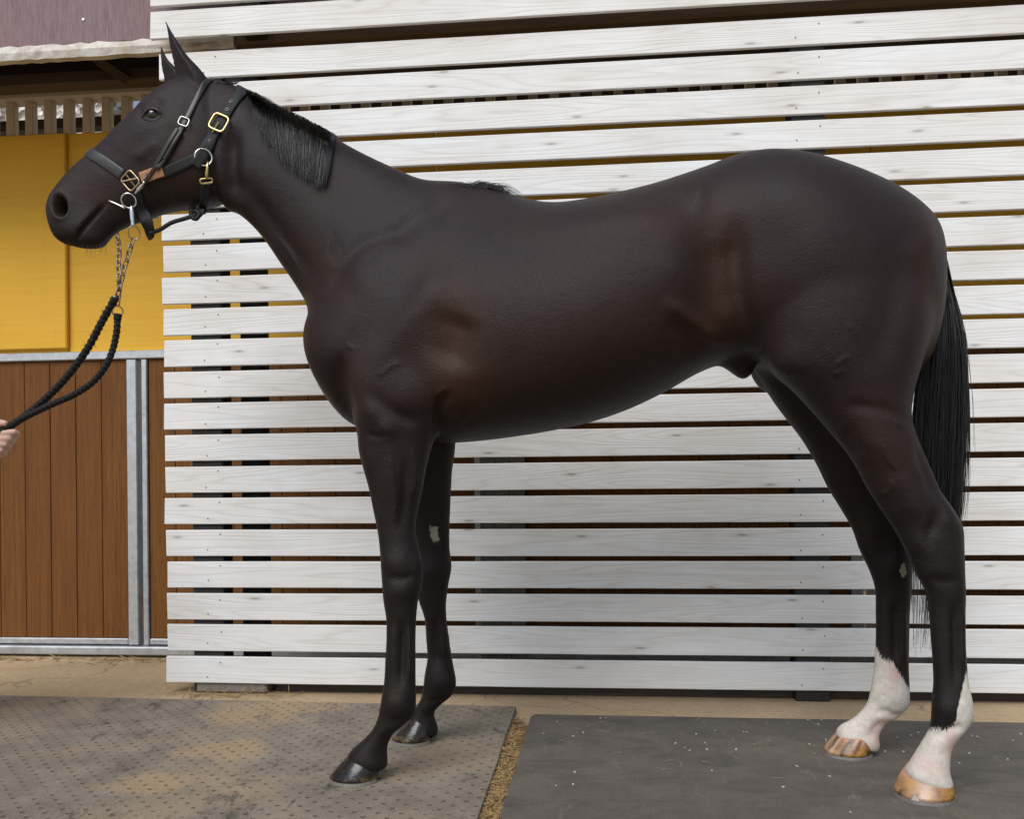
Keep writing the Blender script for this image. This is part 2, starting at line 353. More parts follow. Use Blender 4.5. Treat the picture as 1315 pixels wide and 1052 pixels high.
    t.b.inputs['Sheen Tint'].default_value = (0.75, 0.70, 0.72, 1)
    t.b.inputs['Specular IOR Level'].default_value = 0.21
    return t.m
def hair_mat(name, col, rough=0.38):
    t = NT(name); n = t.noise(t.obj(), 60.0, 3.0, 0.6)
    t.p(Base_Color=t.mix(n, col, tuple(x*2.2 for x in col)), Roughness=rough); t.b.inputs['Specular IOR Level'].default_value = 0.6; return t.m
def hoof_mat(name, dark):
    t = NT(name); co = t.obj(); n = t.noise(co, 26.0, 5.0, 0.65, 0.6); st = t.noise(t.vmul(co, (25, 25, 160)), 1.0, 3.0, 0.6); h = t.attr('up')
    if dark:
        c = t.mix(t.ramp(n, [(0.45, 0.0), (0.75, 1.0)]), (0.012, 0.010, 0.009), (0.055, 0.036, 0.02))
        low = t.math('MULTIPLY', t.ramp(h, [(0.0, 1.0), (0.30, 0.0)]), t.ramp(n, [(0.48, 0.0), (0.62, 1.0)]))
        c = t.mix(low, c, (0.22, 0.13, 0.045)); rough = 0.22
    else:
        c = t.mix(t.ramp(n, [(0.40, 0.0), (0.62, 1.0)]), (0.40, 0.20, 0.045), (0.17, 0.075, 0.016))
        f = t.attr('face')
        c = t.mix(t.math('MULTIPLY', f, 0.85), c, (0.58, 0.42, 0.32))
        c = t.mix(t.ramp(t.math('ADD', h, t.math('MULTIPLY', n, 0.25)), [(0.55, 0.0), (0.80, 0.9)]), c, (0.52, 0.27, 0.17))
        c = t.mix(t.math('MULTIPLY', t.attr('dark'), t.ramp(n, [(0.40, 0.2), (0.62, 1.0)])), c, (0.05, 0.032, 0.014)); rough = 0.33
    t.p(Base_Color=c, Roughness=rough, Normal=t.bump(t.math('ADD', st, n), 0.3, 0.003)); return t.m

M = {}
M['board'] = wood_white(); M['plank'] = wood_brown(); M['timber'] = wood_dark(); M['post'] = wood_dark('black_stained_post', (0.010, 0.009, 0.008), (0.022, 0.019, 0.016), 'z')
M['eave_wood'] = wood_dark('weathered_eave_timber', (0.085, 0.055, 0.028), (0.17, 0.115, 0.06))
M['lattice'] = wood_dark('taupe_painted_timber', (0.56, 0.475, 0.34), (0.66, 0.57, 0.43), 'z')
M['lattice_beam'] = wood_dark('taupe_painted_beam', (0.56, 0.475, 0.34), (0.66, 0.57, 0.43), 'x')
M['ochre'] = ochre(); M['steel'] = steel(); M['ground'] = concrete(); M['fascia'] = fascia_mat(); M['white_edge'] = worn_white()
M['mat_l'] = rubber('dimpled_rubber', True); M['mat_r'] = rubber('plain_rubber', False); M['pebble'] = pebble()
M['pier'] = concrete('grey_concrete', (0.26, 0.24, 0.21), (0.17, 0.155, 0.135))
M['nail'] = plain('nail_head', (0.20, 0.17, 0.14), 0.5, 0.3)
M['roof'] = plain('roof_sheet', (0.12, 0.10, 0.10), 0.6)
M['coat'] = coat(); M['hair'] = hair_mat('black_horse_hair', (0.0075, 0.0072, 0.0084), 0.32); M['tail'] = hair_mat('black_tail_hair', (0.0055, 0.0050, 0.0050), 0.42)
M['hoof_d'] = hoof_mat('black_oiled_hoof', True); M['hoof_l'] = hoof_mat('amber_oiled_hoof', False)
M['shoe'] = steel('worn_steel_shoe', (0.26, 0.24, 0.22), 0.55, 0.6)
M['straw'] = plain('dry_straw', (0.33, 0.215, 0.095), 0.7, 0.65, 55.0, 0.1)
M['chip'] = plain('pale_chips', (0.62, 0.57, 0.50), 0.7, 0.2, 30.0, 0.1)
# ------------------------------------------------------------------ ground
g = from_py('ground', [(-400, -400, 0), (400, -400, 0), (400, 400, 0), (-400, 400, 0)], [(0, 1, 2, 3)], M['ground']); tag(g, 'bare dusty tan concrete yard', None, kind='structure')
MATZ = 0.022
def mat_slab(name, pts, mat, label, top=MATZ):
    bm = bmesh.new()
    lo = [bm.verts.new((p[0], p[1], 0.0005)) for p in pts]; hi = [bm.verts.new((p[0], p[1], top)) for p in pts]
    n = len(pts); bm.faces.new(hi); bm.faces.new(lo[::-1])
    for i in range(n): bm.faces.new((lo[i], lo[(i+1) % n], hi[(i+1) % n], hi[i]))
    bm.normal_update()
    es = [e for e in bm.edges if all(v in hi for v in e.verts)]
    bmesh.ops.bevel(bm, geom=es, offset=0.006, segments=2, affect='EDGES', profile=0.6)
    bmesh.ops.recalc_face_normals(bm, faces=bm.faces[:])
    o = from_bm(name, bm, mat); tag(o, label, 'rubber mat', 'rubber mats under the horse'); return o
def edge_pts(p, q, n, amp):
    out = []
    for i in range(n):
        t = i/n; a = np.array(p)*(1-t)+np.array(q)*t
        d = np.array(q)-np.array(p); d = d/np.linalg.norm(d); out.append(a[:2] + np.array([-d[1], d[0]])*random.uniform(-amp, amp)*(1 if i else 0))
    return out
la, lb = on_z(663, 907, MATZ)[:2], on_z(613, 1052, MATZ)[:2]
lc = lb + (lb-la)*0.9
l0 = on_z(0, 893, MATZ)[:2]; lfar = la + (l0-la)*1.9
mat_slab('rubber_mat', edge_pts(la, lfar, 14, 0.002)+edge_pts(lfar, (lfar[0]-0.05, lc[1]), 6, 0.002)+edge_pts((lfar[0]-0.05, lc[1]), lc, 14, .002)+edge_pts(lc, la, 10, 0.002), M['mat_l'], 'dimpled grey rubber mat with tan dirt patches under the front hooves')
ra, rb = on_z(682, 917, MATZ)[:2], on_z(640, 1052, MATZ)[:2]
rc = rb + (rb-ra)*0.9; rd = on_z(1315, 928, MATZ)[:2]; rfar = ra + (rd-ra)*1.6
ra2 = ra + (rb-ra)*0.03; ra3 = ra + (rd-ra)*0.015
mat_slab('rubber_mat', edge_pts(rfar, ra3, 12, 0.002)+[ra3*0.6+ra*0.4, ra2]+edge_pts(ra2, rc, 12, 0.003)[1:]+edge_pts(rc, (rfar[0], rc[1]), 10, .002)+[np.array((rfar[0], rc[1]))], M['mat_r'], 'plain dark grey rubber mat with scattered pale chips under the hind hooves')

# straw packed in the gap between the mats, and loose bits
def bits(name, n, fn, lmin, lmax, wd, mat, label, zfn):
    V = []; F = []
    for i in range(n):
        x, y = fn(); a = random.uniform(0, math.tau); L = random.uniform(lmin, lmax)/2; ww = random.uniform(wd[0], wd[1])/2
        z = zfn(); tl = random.uniform(-0.25, 0.25)*L
        dx, dy = math.cos(a), math.sin(a); h = ww*0.8
        p = [(x-dx*L-dy*ww, y-dy*L+dx*ww, z-tl), (x-dx*L+dy*ww, y-dy*L-dx*ww, z-tl), (x+dx*L+dy*ww*.6, y+dy*L-dx*ww*.6, z+tl), (x+dx*L-dy*ww*.6, y+dy*L+dx*ww*.6, z+tl)]
        zz = min(q[2] for q in p); lift = max(0, 0.001-zz)
        o = len(V); V += [(q[0], q[1], q[2]+lift) for q in p]; V += [(q[0], q[1], q[2]+lift+h) for q in p]
        F += [(o+4, o+5, o+6, o+7), (o, o+3, o+2, o+1), (o, o+1, o+5, o+4), (o+1, o+2, o+6, o+5), (o+2, o+3, o+7, o+6), (o+3, o, o+4, o+7)]
    o = from_py(name, V, F, mat); tag(o, label, 'straw', kind='stuff'); return o
def gap():
    t = 0.10+random.random()**0.8*1.6; s = random.uniform(0.06, 0.94); p = la*(1-t)+lb*t; q = ra*(1-t)+rb*t
    return tuple(p*(1-s)+q*s)
bits('straw', 5200, gap, 0.008, 0.05, (0.0015, 0.004), M['straw'], 'chopped straw packed in the gap between the two rubber mats', lambda: abs(random.gauss(0.004, 0.006)))
def on_r():
    return (random.uniform(ra[0]+0.05, rfar[0]-0.1), ra[1]-abs(random.gauss(0.0, 0.35))-0.02)
bits('chips', 80, on_r, 0.002, 0.009, (0.002, 0.005), M['chip'], 'tiny pale chips scattered over the plain rubber mat', lambda: MATZ+0.0005)
bits('straw', 70, on_r, 0.01, 0.06, (0.0008, 0.002), M['straw'], 'loose straw stalks on the plain rubber mat', lambda: MATZ+0.001)
def by_door(): return (random.uniform(-3.2, -0.9), 3.73-abs(random.gauss(0, 0.05)))
bits('straw', 260, by_door, 0.01, 0.09, (0.001, 0.006), M['straw'], 'old straw swept along the foot of the stable door', lambda: abs(random.gauss(0.003, 0.006)))
def by_pier(): return (random.gauss(-1.35, 0.12), 3.12-abs(random.gauss(0, 0.04)))
bits('straw', 90, by_pier, 0.02, 0.10, (0.001, 0.003), M['straw'], 'tuft of straw caught under the slatted screen by the concrete pier', lambda: abs(random.gauss(0.01, 0.012)))

# ------------------------------------------------------------------ white slatted screen
YW = 3.118; BT = 0.013; PITCH = 0.12; BH = 0.0992
scr = empty('slatted_screen', (0, YW+0.05, 0), 'tall whitewashed horizontal slatted timber screen behind the horse', 'screen')
ZB = on_y(213, 876.7, YW)[2]
xl = on_y(213, 700, YW)[0]
XR = 3.4
left_j = {0: -0.002, 1: 0.004, 2: 0.003, 3: 0.005, 7: 0.0, 12: -0.006, 14: -0.005, 19: -0.01}
posts_x = []
for i in range(24):
    zb = ZB + i*PITCH + max(0, i-15)*0.0026 + random.uniform(-0.0012, 0.0012)
    yf = YW
    x0 = xl + left_j.get(i, random.uniform(-0.004, 0.003))
    bh = BH + random.uniform(-0.0012, 0.0012)
    if i >= 20: zb += 0.020 + (i-20)*0.0; x0 = on_y(193, 30, YW-0.03)[0]; yf = YW-0.03; bh = BH+0.004
    nx = 26; V = []; F = []
    xs = np.linspace(x0, XR, nx); ph = random.uniform(0, 9); pa = random.uniform(0.4, 1.3)*0.0011
    for k, x in enumerate(xs):
        wob = pa*math.sin(x*1.7+ph) + random.uniform(-0.0003, 0.0003); b2 = random.uniform(-0.0004, 0.0004)
        c = 0.0022
        for (yy, zz) in ((yf+c, zb), (yf, zb+c), (yf, zb+bh-c), (yf+c, zb+bh), (yf+BT, zb+bh), (yf+BT, zb)):
            V.append((x + (0.0012*math.sin(zz*90+ph) if k == 0 else 0), yy, zz+wob+b2))
    for k in range(nx-1):
        for j in range(6):
            F.append((k*6+j, k*6+(j+1) % 6, (k+1)*6+(j+1) % 6, (k+1)*6+j))
    F.append(tuple(range(5, -1, -1))); F.append(tuple((nx-1)*6+j for j in range(6)))
    V = np.array(V); V[:, 1] -= yf; V[:, 2] -= zb     # board's own origin at its lower front edge
    bo = from_py('board', V, F, M['board'], scr); bo.location = (0, yf, zb)
    if i < 20: posts_x.append(zb)
pz = [(251, 290), (300, 327), (1017, 1061)]
ptop = ZB + 20*PITCH - 0.02
for (ua, ub) in pz:
    xa = on_y(ua, 600, YW+BT+0.03)[0]; xb = on_y(ub, 600, YW+BT+0.03)[0]
    yb = YW+BT+0.001 + (0.10 if ua == 300 else 0)
    box('post', xa, xb, yb, yb+0.09, 0.0, ptop, M['post'], scr, 0.004)
for xx in (2.9,):
    box('post', xx, xx+0.12, YW+BT+0.001, YW+BT+0.09, 0.0, ptop, M['post'], scr, 0.004)
# upper boards are carried by short battens on the eave
box('batten', -1.30, -1.22, YW-0.03+BT+0.001, YW+0.12, ZB+20*PITCH+0.05, ZB+24*PITCH, M['post'], scr, 0.003)
# concrete footing under the left post
xa, xb = on_y(252, 885, YW+0.02)[0], on_y(343, 885, YW+0.02)[0]
box('footing', xa, xb, YW+0.012, YW+0.22, 0.0, 0.045, M['pier'], scr, 0.008)
box('shade_board', xb+0.02, XR-0.02, YW+0.055, YW+0.075, 0.0, 0.11, M['timber'], scr, 0.003)  # added board, makes the gap under the bottom slat read as shade
nail_me = None
for zb in posts_x:
    for (u, up) in ((265, 0), (281, 1), (1028, 0), (1056, 1)):
        x = on_y(u, 600, YW)[0] + random.uniform(-0.004, 0.004); z = zb + (0.078 if up else 0.024) + random.uniform(-0.006, 0.006)
        if nail_me is None:
            bm = bmesh.new(); bmesh.ops.create_cone(bm, cap_ends=True, segments=8, radius1=0.0032, radius2=0.0024, depth=0.003, matrix=Matrix.Rotation(R(90), 4, 'X'))
            nail_me = bpy.data.meshes.new('nail'); bm.to_mesh(nail_me); bm.free(); nail_me.materials.append(M['nail'])
        o = bpy.data.objects.new('nail', nail_me); COL.objects.link(o); o.parent = scr; o.matrix_parent_inverse = Matrix.Translation(-scr.location); o.location = (x, YW-0.0005, z)

# ------------------------------------------------------------------ stable front behind the screen
YD = 3.80
st = empty('stable_front', (0, YD, 0), 'stable front with ochre upper panels, brown plank doors and taupe lattice', 'stable')
def zy(u, v, y): return on_y(u, v, y)[2]
def xy(u, v, y): return on_y(u, v, y)[0]
z_rail_t = zy(100, 453, YD); z_rail_b = zy(100, 463.5, YD); z_bot_t = zy(100, 819, YD); z_bot_m = zy(100, 828, YD)
z_top = zy(60, 172, YD)
x_far_l, x_far_r = -4.6, 4.2
# ochre wall panels above the doors
seam = [x_far_l, xy(86, 300, YD), xy(560, 300, YD), 1.2, 2.6, x_far_r]
for a, b in zip(seam[:-1], seam[1:]):
    box('ochre_panel', a+0.002, b-0.002, YD+0.005, YD+0.03, z_rail_t+0.002, z_top, M['ochre'], st, 0.003)
sh = box('shutter', xy(0, 300, YD-0.04)-1.0, xy(84, 300, YD-0.022), YD-0.022, YD+0.004, zy(40, 448, YD-0.04), zy(40, 170, YD-0.04), M['ochre'], st, 0.005)
# steel frame
box('top_rail', x_far_l, x_far_r, YD-0.03, YD+0.03, z_rail_b, z_rail_t, M['steel'], st, 0.004)
def door(xa, xb, nplank):
    d = empty('door', ((xa+xb)/2, YD, 0)); d.parent = st; d.matrix_parent_inverse = Matrix.Translation(-st.location)
    fw = 0.05
    box('frame_post', xb-fw, xb, YD-0.025, YD+0.02, z_bot_m+0.004, z_rail_b-0.002, M['steel'], d, 0.004)
    box('frame_post', xa, xa+0.028, YD-0.025, YD+0.02, z_bot_m+0.004, z_rail_b-0.002, M['steel'], d, 0.004)
    box('frame_rail', xa+0.03, xb-fw-0.002, YD-0.022, YD+0.018, z_bot_m+0.006, z_bot_t, M['steel'], d, 0.004)
    w_ = (xb-fw-0.002-xa-0.03)/nplank
    for k in range(nplank):
        a = xa+0.03+k*w_
        box('plank', a+0.0012, a+w_-0.0012, YD-0.012+random.uniform(-.0008, .0008), YD+0.012, z_bot_t+0.001, z_rail_b-0.001, M['plank'], d, 0.0025)
    box('backing', xa+0.002, xb-0.002, YD+0.0205, YD+0.028, z_bot_m+0.004, z_rail_b-0.002, M['post'], d, 0.0)  # added dark sheet that stops light leaking between the planks
    return d
xd = xy(180, 640, YD); dw = 1.62
edges = [xd-2*dw, xd-dw, xd, xd+dw, xd+2*dw, xd+3*dw]
for a, b in zip(edges[:-1], edges[1:]):
    door(a+0.022, b, 12)
box('floor_rail', x_far_l, x_far_r, YD-0.05, YD+0.03, 0.012, z_bot_m-0.001, M['steel'], st, 0.005)
# grey pillar seen through the gaps of the screen
xa, xb = xy(617, 680, YD-0.07), xy(675, 680, YD-0.07)
for k in range(3):
    a = xa+(xb-xa)*k/3
    box('pillar_strip', a+0.001, a+(xb-xa)/3-0.001, YD-0.085, YD-0.052, 0.02, zy(640, 560, YD-.07), M['pier'], st, 0.003)
# lattice over the panels
zl0 = z_top+0.001; zl1 = zy(60, 131, YD+0.03); zl2 = zy(60, 113.5, YD+0.03)
box('lattice_beam', x_far_l, x_far_r, YD-0.02, YD+0.07, zl1, zl2, M['lattice_beam'], st, 0.004)
p0 = xy(16, 155, YD+0.03); pp = xy(40.3, 155, YD+0.03)-p0
k0 = int((x_far_l-p0)/pp)
k = k0
while p0+k*pp < x_far_r:
    a = p0+k*pp; box('baluster', a-0.020, a+0.020, YD+0.01, YD+0.05, zl0, zl1-0.001, M['lattice'], st, 0.003); k += 1
box('inner_rail', x_far_l, x_far_r, YD+0.35, YD+0.42, zy(60, 165, YD+0.35), zy(60, 152, YD+0.35), M['timber'], st, 0.004)
# eave: fascia with a worn white lower edge, dark rafters and beam behind it
YE = YW+0.055
ze0 = zy(100, 72.5, YE); ze1 = zy(100, 55, YE)
eave = empty('eave', (0, YE, ze0)); eave.parent = st; eave.matrix_parent_inverse = Matrix.Translation(-st.location)
def worn_edge():
    V = []; F = []; n = 90; xs = np.linspace(x_far_l, xy(300, 50, YE), n)
    for x in xs:
        j = random.uniform(-0.004, 0.004); j2 = random.uniform(-0.003, 0.003)
        for (yy, zz) in ((YE, ze0+j2), (YE-0.006+j2, (ze0+ze1)/2), (YE, ze1+j), (YE+0.03, ze1+j), (YE+0.03, ze0+j2)): V.append((x, yy, zz))
    for k in range(n-1):
        for q in range(5): F.append((k*5+q, k*5+(q+1) % 5, (k+1)*5+(q+1) % 5, (k+1)*5+q))
    F.append((4, 3, 2, 1, 0)); F.append(tuple((n-1)*5+q for q in range(5)))
    return from_py('eave_edge', V, F, M['white_edge'], eave)
worn_edge()
box('eave_edge', xy(301, 50, YE), x_far_r, YE, YE+0.05, ze0+0.012, ze1, M['eave_wood'], eave, 0.006)
box('fascia', x_far_l, x_far_r, YE+0.012, YE+0.03, ze1+0.004, ze1+0.62, M['fascia'], eave, 0.003)
screw_me = nail_me
o = bpy.data.objects.new('screw', nail_me.copy()); o.data.materials.clear(); o.data.materials.append(M['steel']); COL.objects.link(o); o.parent = eave
o.matrix_parent_inverse = Matrix.Translation(-eave.location); o.location = tuple(on_y(107, 24.5, YE+0.011)); o.scale = (2.2, 1.5, 2.2)
box('eave_beam', x_far_l, x_far_r, YE+0.30, YE+0.38, zy(60, 108, YE+0.30), zy(60, 92, YE+0.30), M['timber'], eave, 0.004)
V = []
for k in range(9):
    x = xy(150, 95, YE+0.2)-2.0+k*1.0
    box('rafter', x-0.03, x+0.03, YE+0.032, YD+0.10, 2.80, 2.87, M['timber'], eave, 0.004)
x0b = xy(122, 78, YE+0.13); x1b = xy(160, 103, YE+0.29)
Vb, Fb = tube([(x0b, YE+0.14, ze0+0.06), (x1b, YE+0.30, zy(150, 101, YE+0.30))], 0.026, 4)
from_py('brace', Vb, Fb, M['timber'], eave)
bm = bmesh.new()
zr = ze1+0.62
vs = [(x_far_l, YE-0.05, zr+0.0), (x_far_r, YE-0.05, zr), (x_far_r, YD+0.15, zr+0.12), (x_far_l, YD+0.15, zr+0.12)]
lo = [bm.verts.new(v) for v in vs]; hi = [bm.verts.new((v[0], v[1], v[2]+0.03)) for v in vs]
bm.faces.new(lo[::-1]); bm.faces.new(hi)
for i in range(4): bm.faces.new((lo[i], lo[(i+1) % 4], hi[(i+1) % 4], hi[i]))
from_bm('roof_sheet', bm, M['roof'], eave)
# soffit just above the rafters keeps the sky out between fascia and lattice
box('soffit', x_far_l, x_far_r, YE+0.034, YD-0.03, 2.872, 2.89, M['timber'], eave, 0.0)
box('header_board', x_far_l, x_far_r, YD+0.075, YD+0.10, zl2+0.010, 2.95, M['timber'], eave, 0.0)
# pebble-dashed wall of the yard beyond, lower where the sky shows
YP = 6.2
pw = empty('yard_wall', (0, YP, 0), 'pale pebble-dashed yard wall seen through the lattice', 'wall')
zc = zy(140, 135, YP)
xs_ = xy(139, 140, YP); xs2 = xy(215, 140, YP)
zl_ = zy(160, 149, YP)
bm = bmesh.new(); bm_box(bm, -9, xs_, YP, YP+0.25, 0, zc+1.6); from_bm('wall_panel', bm, M['pebble'], pw)
bm = bmesh.new(); bm_box(bm, xs_+.002, xs2, YP, YP+0.25, 0, zl_); from_bm('wall_panel', bm, M['pebble'], pw)
bm = bmesh.new(); bm_box(bm, xs2+.002, 9, YP, YP+0.25, 0, zc+1.6); from_bm('wall_panel', bm, M['pebble'], pw)
box('coping', xs_, xs2, YP-0.02, YP+0.27, zl_+.001, zl_+0.04, M['timber'], pw, 0.005)
# ------------------------------------------------------------------ horse
HOOF = {  # pixel of the centre of the sole, toe turn towards the camera (deg), length, width
    'nf': (459, 1000.5, 16, 0.142, 0.130), 'ff': (532, 951.5, 12, 0.135, 0.125),
    'nh': (1187, 1022.5, 56, 0.146, 0.138), 'fh': (1090, 968.5, 14, 0.140, 0.128)}
HC = {k: on_z(v[0], v[1], MATZ) for k, v in HOOF.items()}
fm = (HC['nf']+HC['ff'])/2; hm = (HC['nh']+HC['fh'])/2
HX = hm-fm; HX[2] = 0; HX /= np.linalg.norm(HX); HY = np.array([-HX[1], HX[0], 0.0]); HZ = np.array([0, 0, 1.0])
HO = (fm+hm)/2; HO[2] = 0
lat = lambda P: (np.asarray(P)-HO)@HY
LY = {k: lat(v) for k, v in HC.items()}
def unp(u, v, y0): return on_plane(u, v, HO+HY*y0, HY)

KR = 56
TH = np.linspace(0, 2*math.pi, KR, endpoint=False)
def ring_unit(nt, nb, k):
    c, s = np.cos(TH), np.sin(TH)
    nn = np.where(c >= 0, nt, nb)
    cc = np.sign(c)*np.abs(c)**(2/nn); ss = np.sign(s)*np.abs(s)**(2/nn)
    return cc, ss*(1+k*cc)
def loft(stations, per=7, fit=True, ear=None):
    """stations: (ua,va, ub,vb, y0, halfwidth, n_a, n_b, taper). a and b are the two outline pixels."""
    A = np.array([s[:9] for s in stations], float)
    D = catmull(A, per*(len(A)-1)+1)
    tgt_a, tgt_b = D[:, 0:2].copy(), D[:, 2:4].copy(); a, b = tgt_a.copy(), tgt_b.copy()
    for it in range(4 if fit else 1):
        V = []
        for i in range(len(D)):
            y0, w, na, nb, k = D[i, 4:9]
            pa, pb = unp(*a[i], y0), unp(*b[i], y0)
            c = (pa+pb)/2; e1 = (pa-pb)/2
            i0, i1 = max(i-1, 0), min(i+1, len(D)-1)
            ax = (unp(*((a[i1]+b[i1])/2), D[i1, 4]) - unp(*((a[i0]+b[i0])/2), D[i0, 4]))
            e2 = np.cross(ax, e1); nrm = np.linalg.norm(e2)
            e2 = HY.copy() if nrm < 1e-9 else e2/nrm
            if e2@HY < 0: e2 = -e2
            if e2@HY < 0.8: e2 = HY.copy()
            cc, ss = ring_unit(na, nb, k)
            if ear is not None:
                # open the front of the ear: fold the facing half inwards
                dx, dy = ear
                q = cc*dx + ss*dy; pth = -cc*dy + ss*dx
                q2 = np.where(q > 0, -0.10*q+0.06, q)
                cc = q2*dx - pth*dy; ss = q2*dy + pth*dx
            V.append(c + np.outer(cc, e1) + np.outer(ss*w, e2))
        V = np.array(V)
        if fit and it < 3:
            U = proj(V.reshape(-1, 3)).reshape(len(D), KR, 2)
            for i in range(len(D)):
                dr = tgt_a[i]-tgt_b[i]; L = np.linalg.norm(dr)
                if L < 2: continue
                dr = dr/L; s = (U[i]-tgt_b[i])@dr
                ea = L - s.max(); eb = -s.min()
                a[i] += dr*ea*0.9; b[i] += dr*eb*0.9
    n = len(D); F = []
    for i in range(n-1):
        for j in range(KR):
            F.append((i*KR+j, i*KR+(j+1) % KR, (i+1)*KR+(j+1) % KR, (i+1)*KR+j))
    VV = [tuple(p) for p in V.reshape(-1, 3)]
    c0 = len(VV); VV += [tuple(V[0].mean(0)), tuple(V[-1].mean(0))]
    for j in range(KR):
        F.append((c0, (j+1) % KR, j)); F.append((c0+1, (n-1)*KR+j, (n-1)*KR+(j+1) % KR))
    return VV, F
def st_(rows, y=None, na=2.0, nb=2.0, k=0.0):
    out = []
    for r in rows:
        r = list(r)
        if len(r) == 5: r = [r[0], r[1], r[2], r[3], y, r[4]]
        r = r + [na, nb, k][len(r)-6:] if len(r) < 9 else r
        out.append(r)
    return out
def ylin(rows, y_top, y_bot, v0, v1):
    """rows (ua,va,ub,vb,w) -> with y0 going from y_top at pixel height v0 to y_bot at v1"""
    return [(r[0], r[1], r[2], r[3], y_top+(y_bot-y_top)*min(1, max(0, ((r[1]+r[3])/2-v0)/(v1-v0))), r[4]) for r in rows]

trunk = [  # u, top, bottom, half width, n_top, n_bot, taper
    (402, 424, 452, .05, 2, 2, 0), (407, 405, 474, .10, 2, 2, 0), (420, 385, 505, .145, 2, 2, 0), (440, 360, 535, .175, 2, 2, 0), (470, 320, 553, .20, 2, 2, 0), (505, 285, 562, .215, 2, 2.1, -.05),
    (545, 258, 567, .23, 1.9, 2.1, -.16), (585, 236, 569, .245, 1.75, 2.1, -.24), (620, 238, 566, .26, 1.7, 2.1, -.24), (660, 249.5, 561, .275, 1.8, 2.1, -.18), (710, 260, 553, .295, 2.0, 2.1, -.10),
    (760, 254, 542, .305, 2.1, 2.1, -.06), (810, 242, 525, .30, 2.1, 2.1, -.04), (860, 227, 501, .283, 2.0, 2.1, -.02), (900, 213.5, 479, .262, 2.0, 2.5, 0), (937, 199, 467, .250, 2.0, 3.0, .02),
    (980, 191, 470, .262, 2.0, 2.8, .04), (1020, 194.5, 490, .275, 2.05, 2, .03), (1060, 205.5, 500, .272, 2.05, 2, .02), (1100, 219.5, 505, .258, 2, 2, 0), (1140, 237.5, 500, .225, 2, 2, 0), (1170, 256.5, 490, .185, 2, 2, 0),
    (1190, 275, 460, .135, 2, 2, 0), (1200, 290, 420, .085, 2, 2, 0), (1204.5, 305, 370, .035, 2, 2, 0)]
SEG = [loft([(u, t, u, b, 0.0, w_, nt, nb, k) for (u, t, b, w_, nt, nb, k) in trunk], 6)]
neck = [  # crest px, throat px, width, taper
    (640, 245, 470, 545, .185, -.12), (590, 233, 430, 505, .182, -.12), (545, 231, 406, 440, .162, -.08), (505, 214, 400, 402, .140, -.06), (462, 193, 384, 373, .118, -.06), (425, 172, 361, 340, .102, -.06), (390, 153, 339, 308, .091, -.06),
    (352, 135, 318, 285, .086, -.17), (320, 118, 303, 274, .082, -.12), (296, 106, 290, 268, .080, -.1), (275, 102, 272, 235, .07, 0)]
NECKY = lambda u: -0.02*max(0, min(1, (500-u)/250))
SEG.append(loft([(a, b, c, d, NECKY((a+c)/2), w_, 2.0, 2.0, k) for (a, b, c, d, w_, k) in neck], 7))
head = [
    (266, 100, 300, 160, .050), (240, 97, 305, 205, .080), (222, 101, 300, 240, .094), (205, 109.5, 288, 260, .101), (190, 122, 263, 268.5, .104), (172, 140, 237, 271.5, .098), (155, 157, 212, 276, .086), (135, 177, 186, 284.5, .073),
    (115, 196, 164, 292.5, .063), (97, 210, 149, 300, .057), (80, 228, 140.5, 309, .056), (67, 245, 133, 318, .057), (59.5, 263, 117, 320.5, .053), (60.5, 276, 103, 319.5, .046), (64.5, 289, 92, 317, .036), (70, 302, 84, 315, .020)]
HY0 = lambda u: -0.02-0.075*max(0, min(1, (265-u)/200))
SEG.append(loft([(a, b, c, d, HY0((a+c)/2), w_, 2.25, 2.15, .06) for (a, b, c, d, w_) in head], 7))
near_hind = ylin([(955, 300, 1186, 320, .105), (966, 380, 1198, 385, .122), (975, 440, 1196, 430, .125), (990, 478, 1184, 470, .118), (1013, 497, 1172.5, 514, .104), (1041, 527, 1172, 540, .093), (1066, 556, 1181, 568, .082), (1093, 590, 1194, 598, .071), (1113, 627, 1208, 630, .060), (1133, 658, 1226, 656, .052),
    (1149, 682, 1237.5, 678, .047), (1162, 707, 1239, 705, .045), (1174, 735, 1240, 738, .043), (1187, 758, 1241, 760, .037), (1192, 785, 1240.5, 785, .031), (1194, 812, 1240.5, 814, .029), (1197, 850, 1242, 850, .0285), (1198, 880, 1245, 880, .031), (1196, 900, 1249.5, 900, .036), (1195.5, 918, 1251, 918, .038),
    (1193, 937, 1244.5, 933, .036), (1184, 953, 1231, 949, .033), (1175, 968, 1222, 966, .034), (1166.5, 981, 1221, 992, .046), (1161, 991, 1226, 1010, .052), (1164, 1000, 1222, 1016, .046)], -.145, LY['nh'], 420, 900)
SEG.append(loft(st_(near_hind, na=2.0, nb=2.0), 6))
far_hind = ylin([(955, 300, 1150, 330, .105), (958, 400, 1180, 400, .12), (964, 470, 1150, 470, .11), (984, 502, 1135, 515, .098), (1006, 534, 1128, 550, .088), (1030, 566, 1130, 580, .078), (1048, 596, 1138, 606, .068), (1063, 627, 1148, 635, .059), (1080, 655, 1160, 660, .051), (1094, 680, 1169, 682, .046),
    (1104, 708, 1172, 710, .044), (1115, 731, 1172, 735, .042), (1123, 755, 1171, 757, .035), (1124, 785, 1169, 787, .030), (1124, 825, 1168, 827, .028), (1122, 858, 1167.5, 860, .031), (1118, 884, 1168.5, 886, .036), (1114, 902, 1168, 905, .037),
    (1104, 915.5, 1156, 919, .035), (1091, 926, 1137, 932, .031), (1079, 932, 1129, 947, .038), (1073, 939, 1131, 958, .047), (1073, 948, 1127, 966, .044)], .145, LY['fh'], 420, 900)
SEG.append(loft(st_(far_hind), 6))
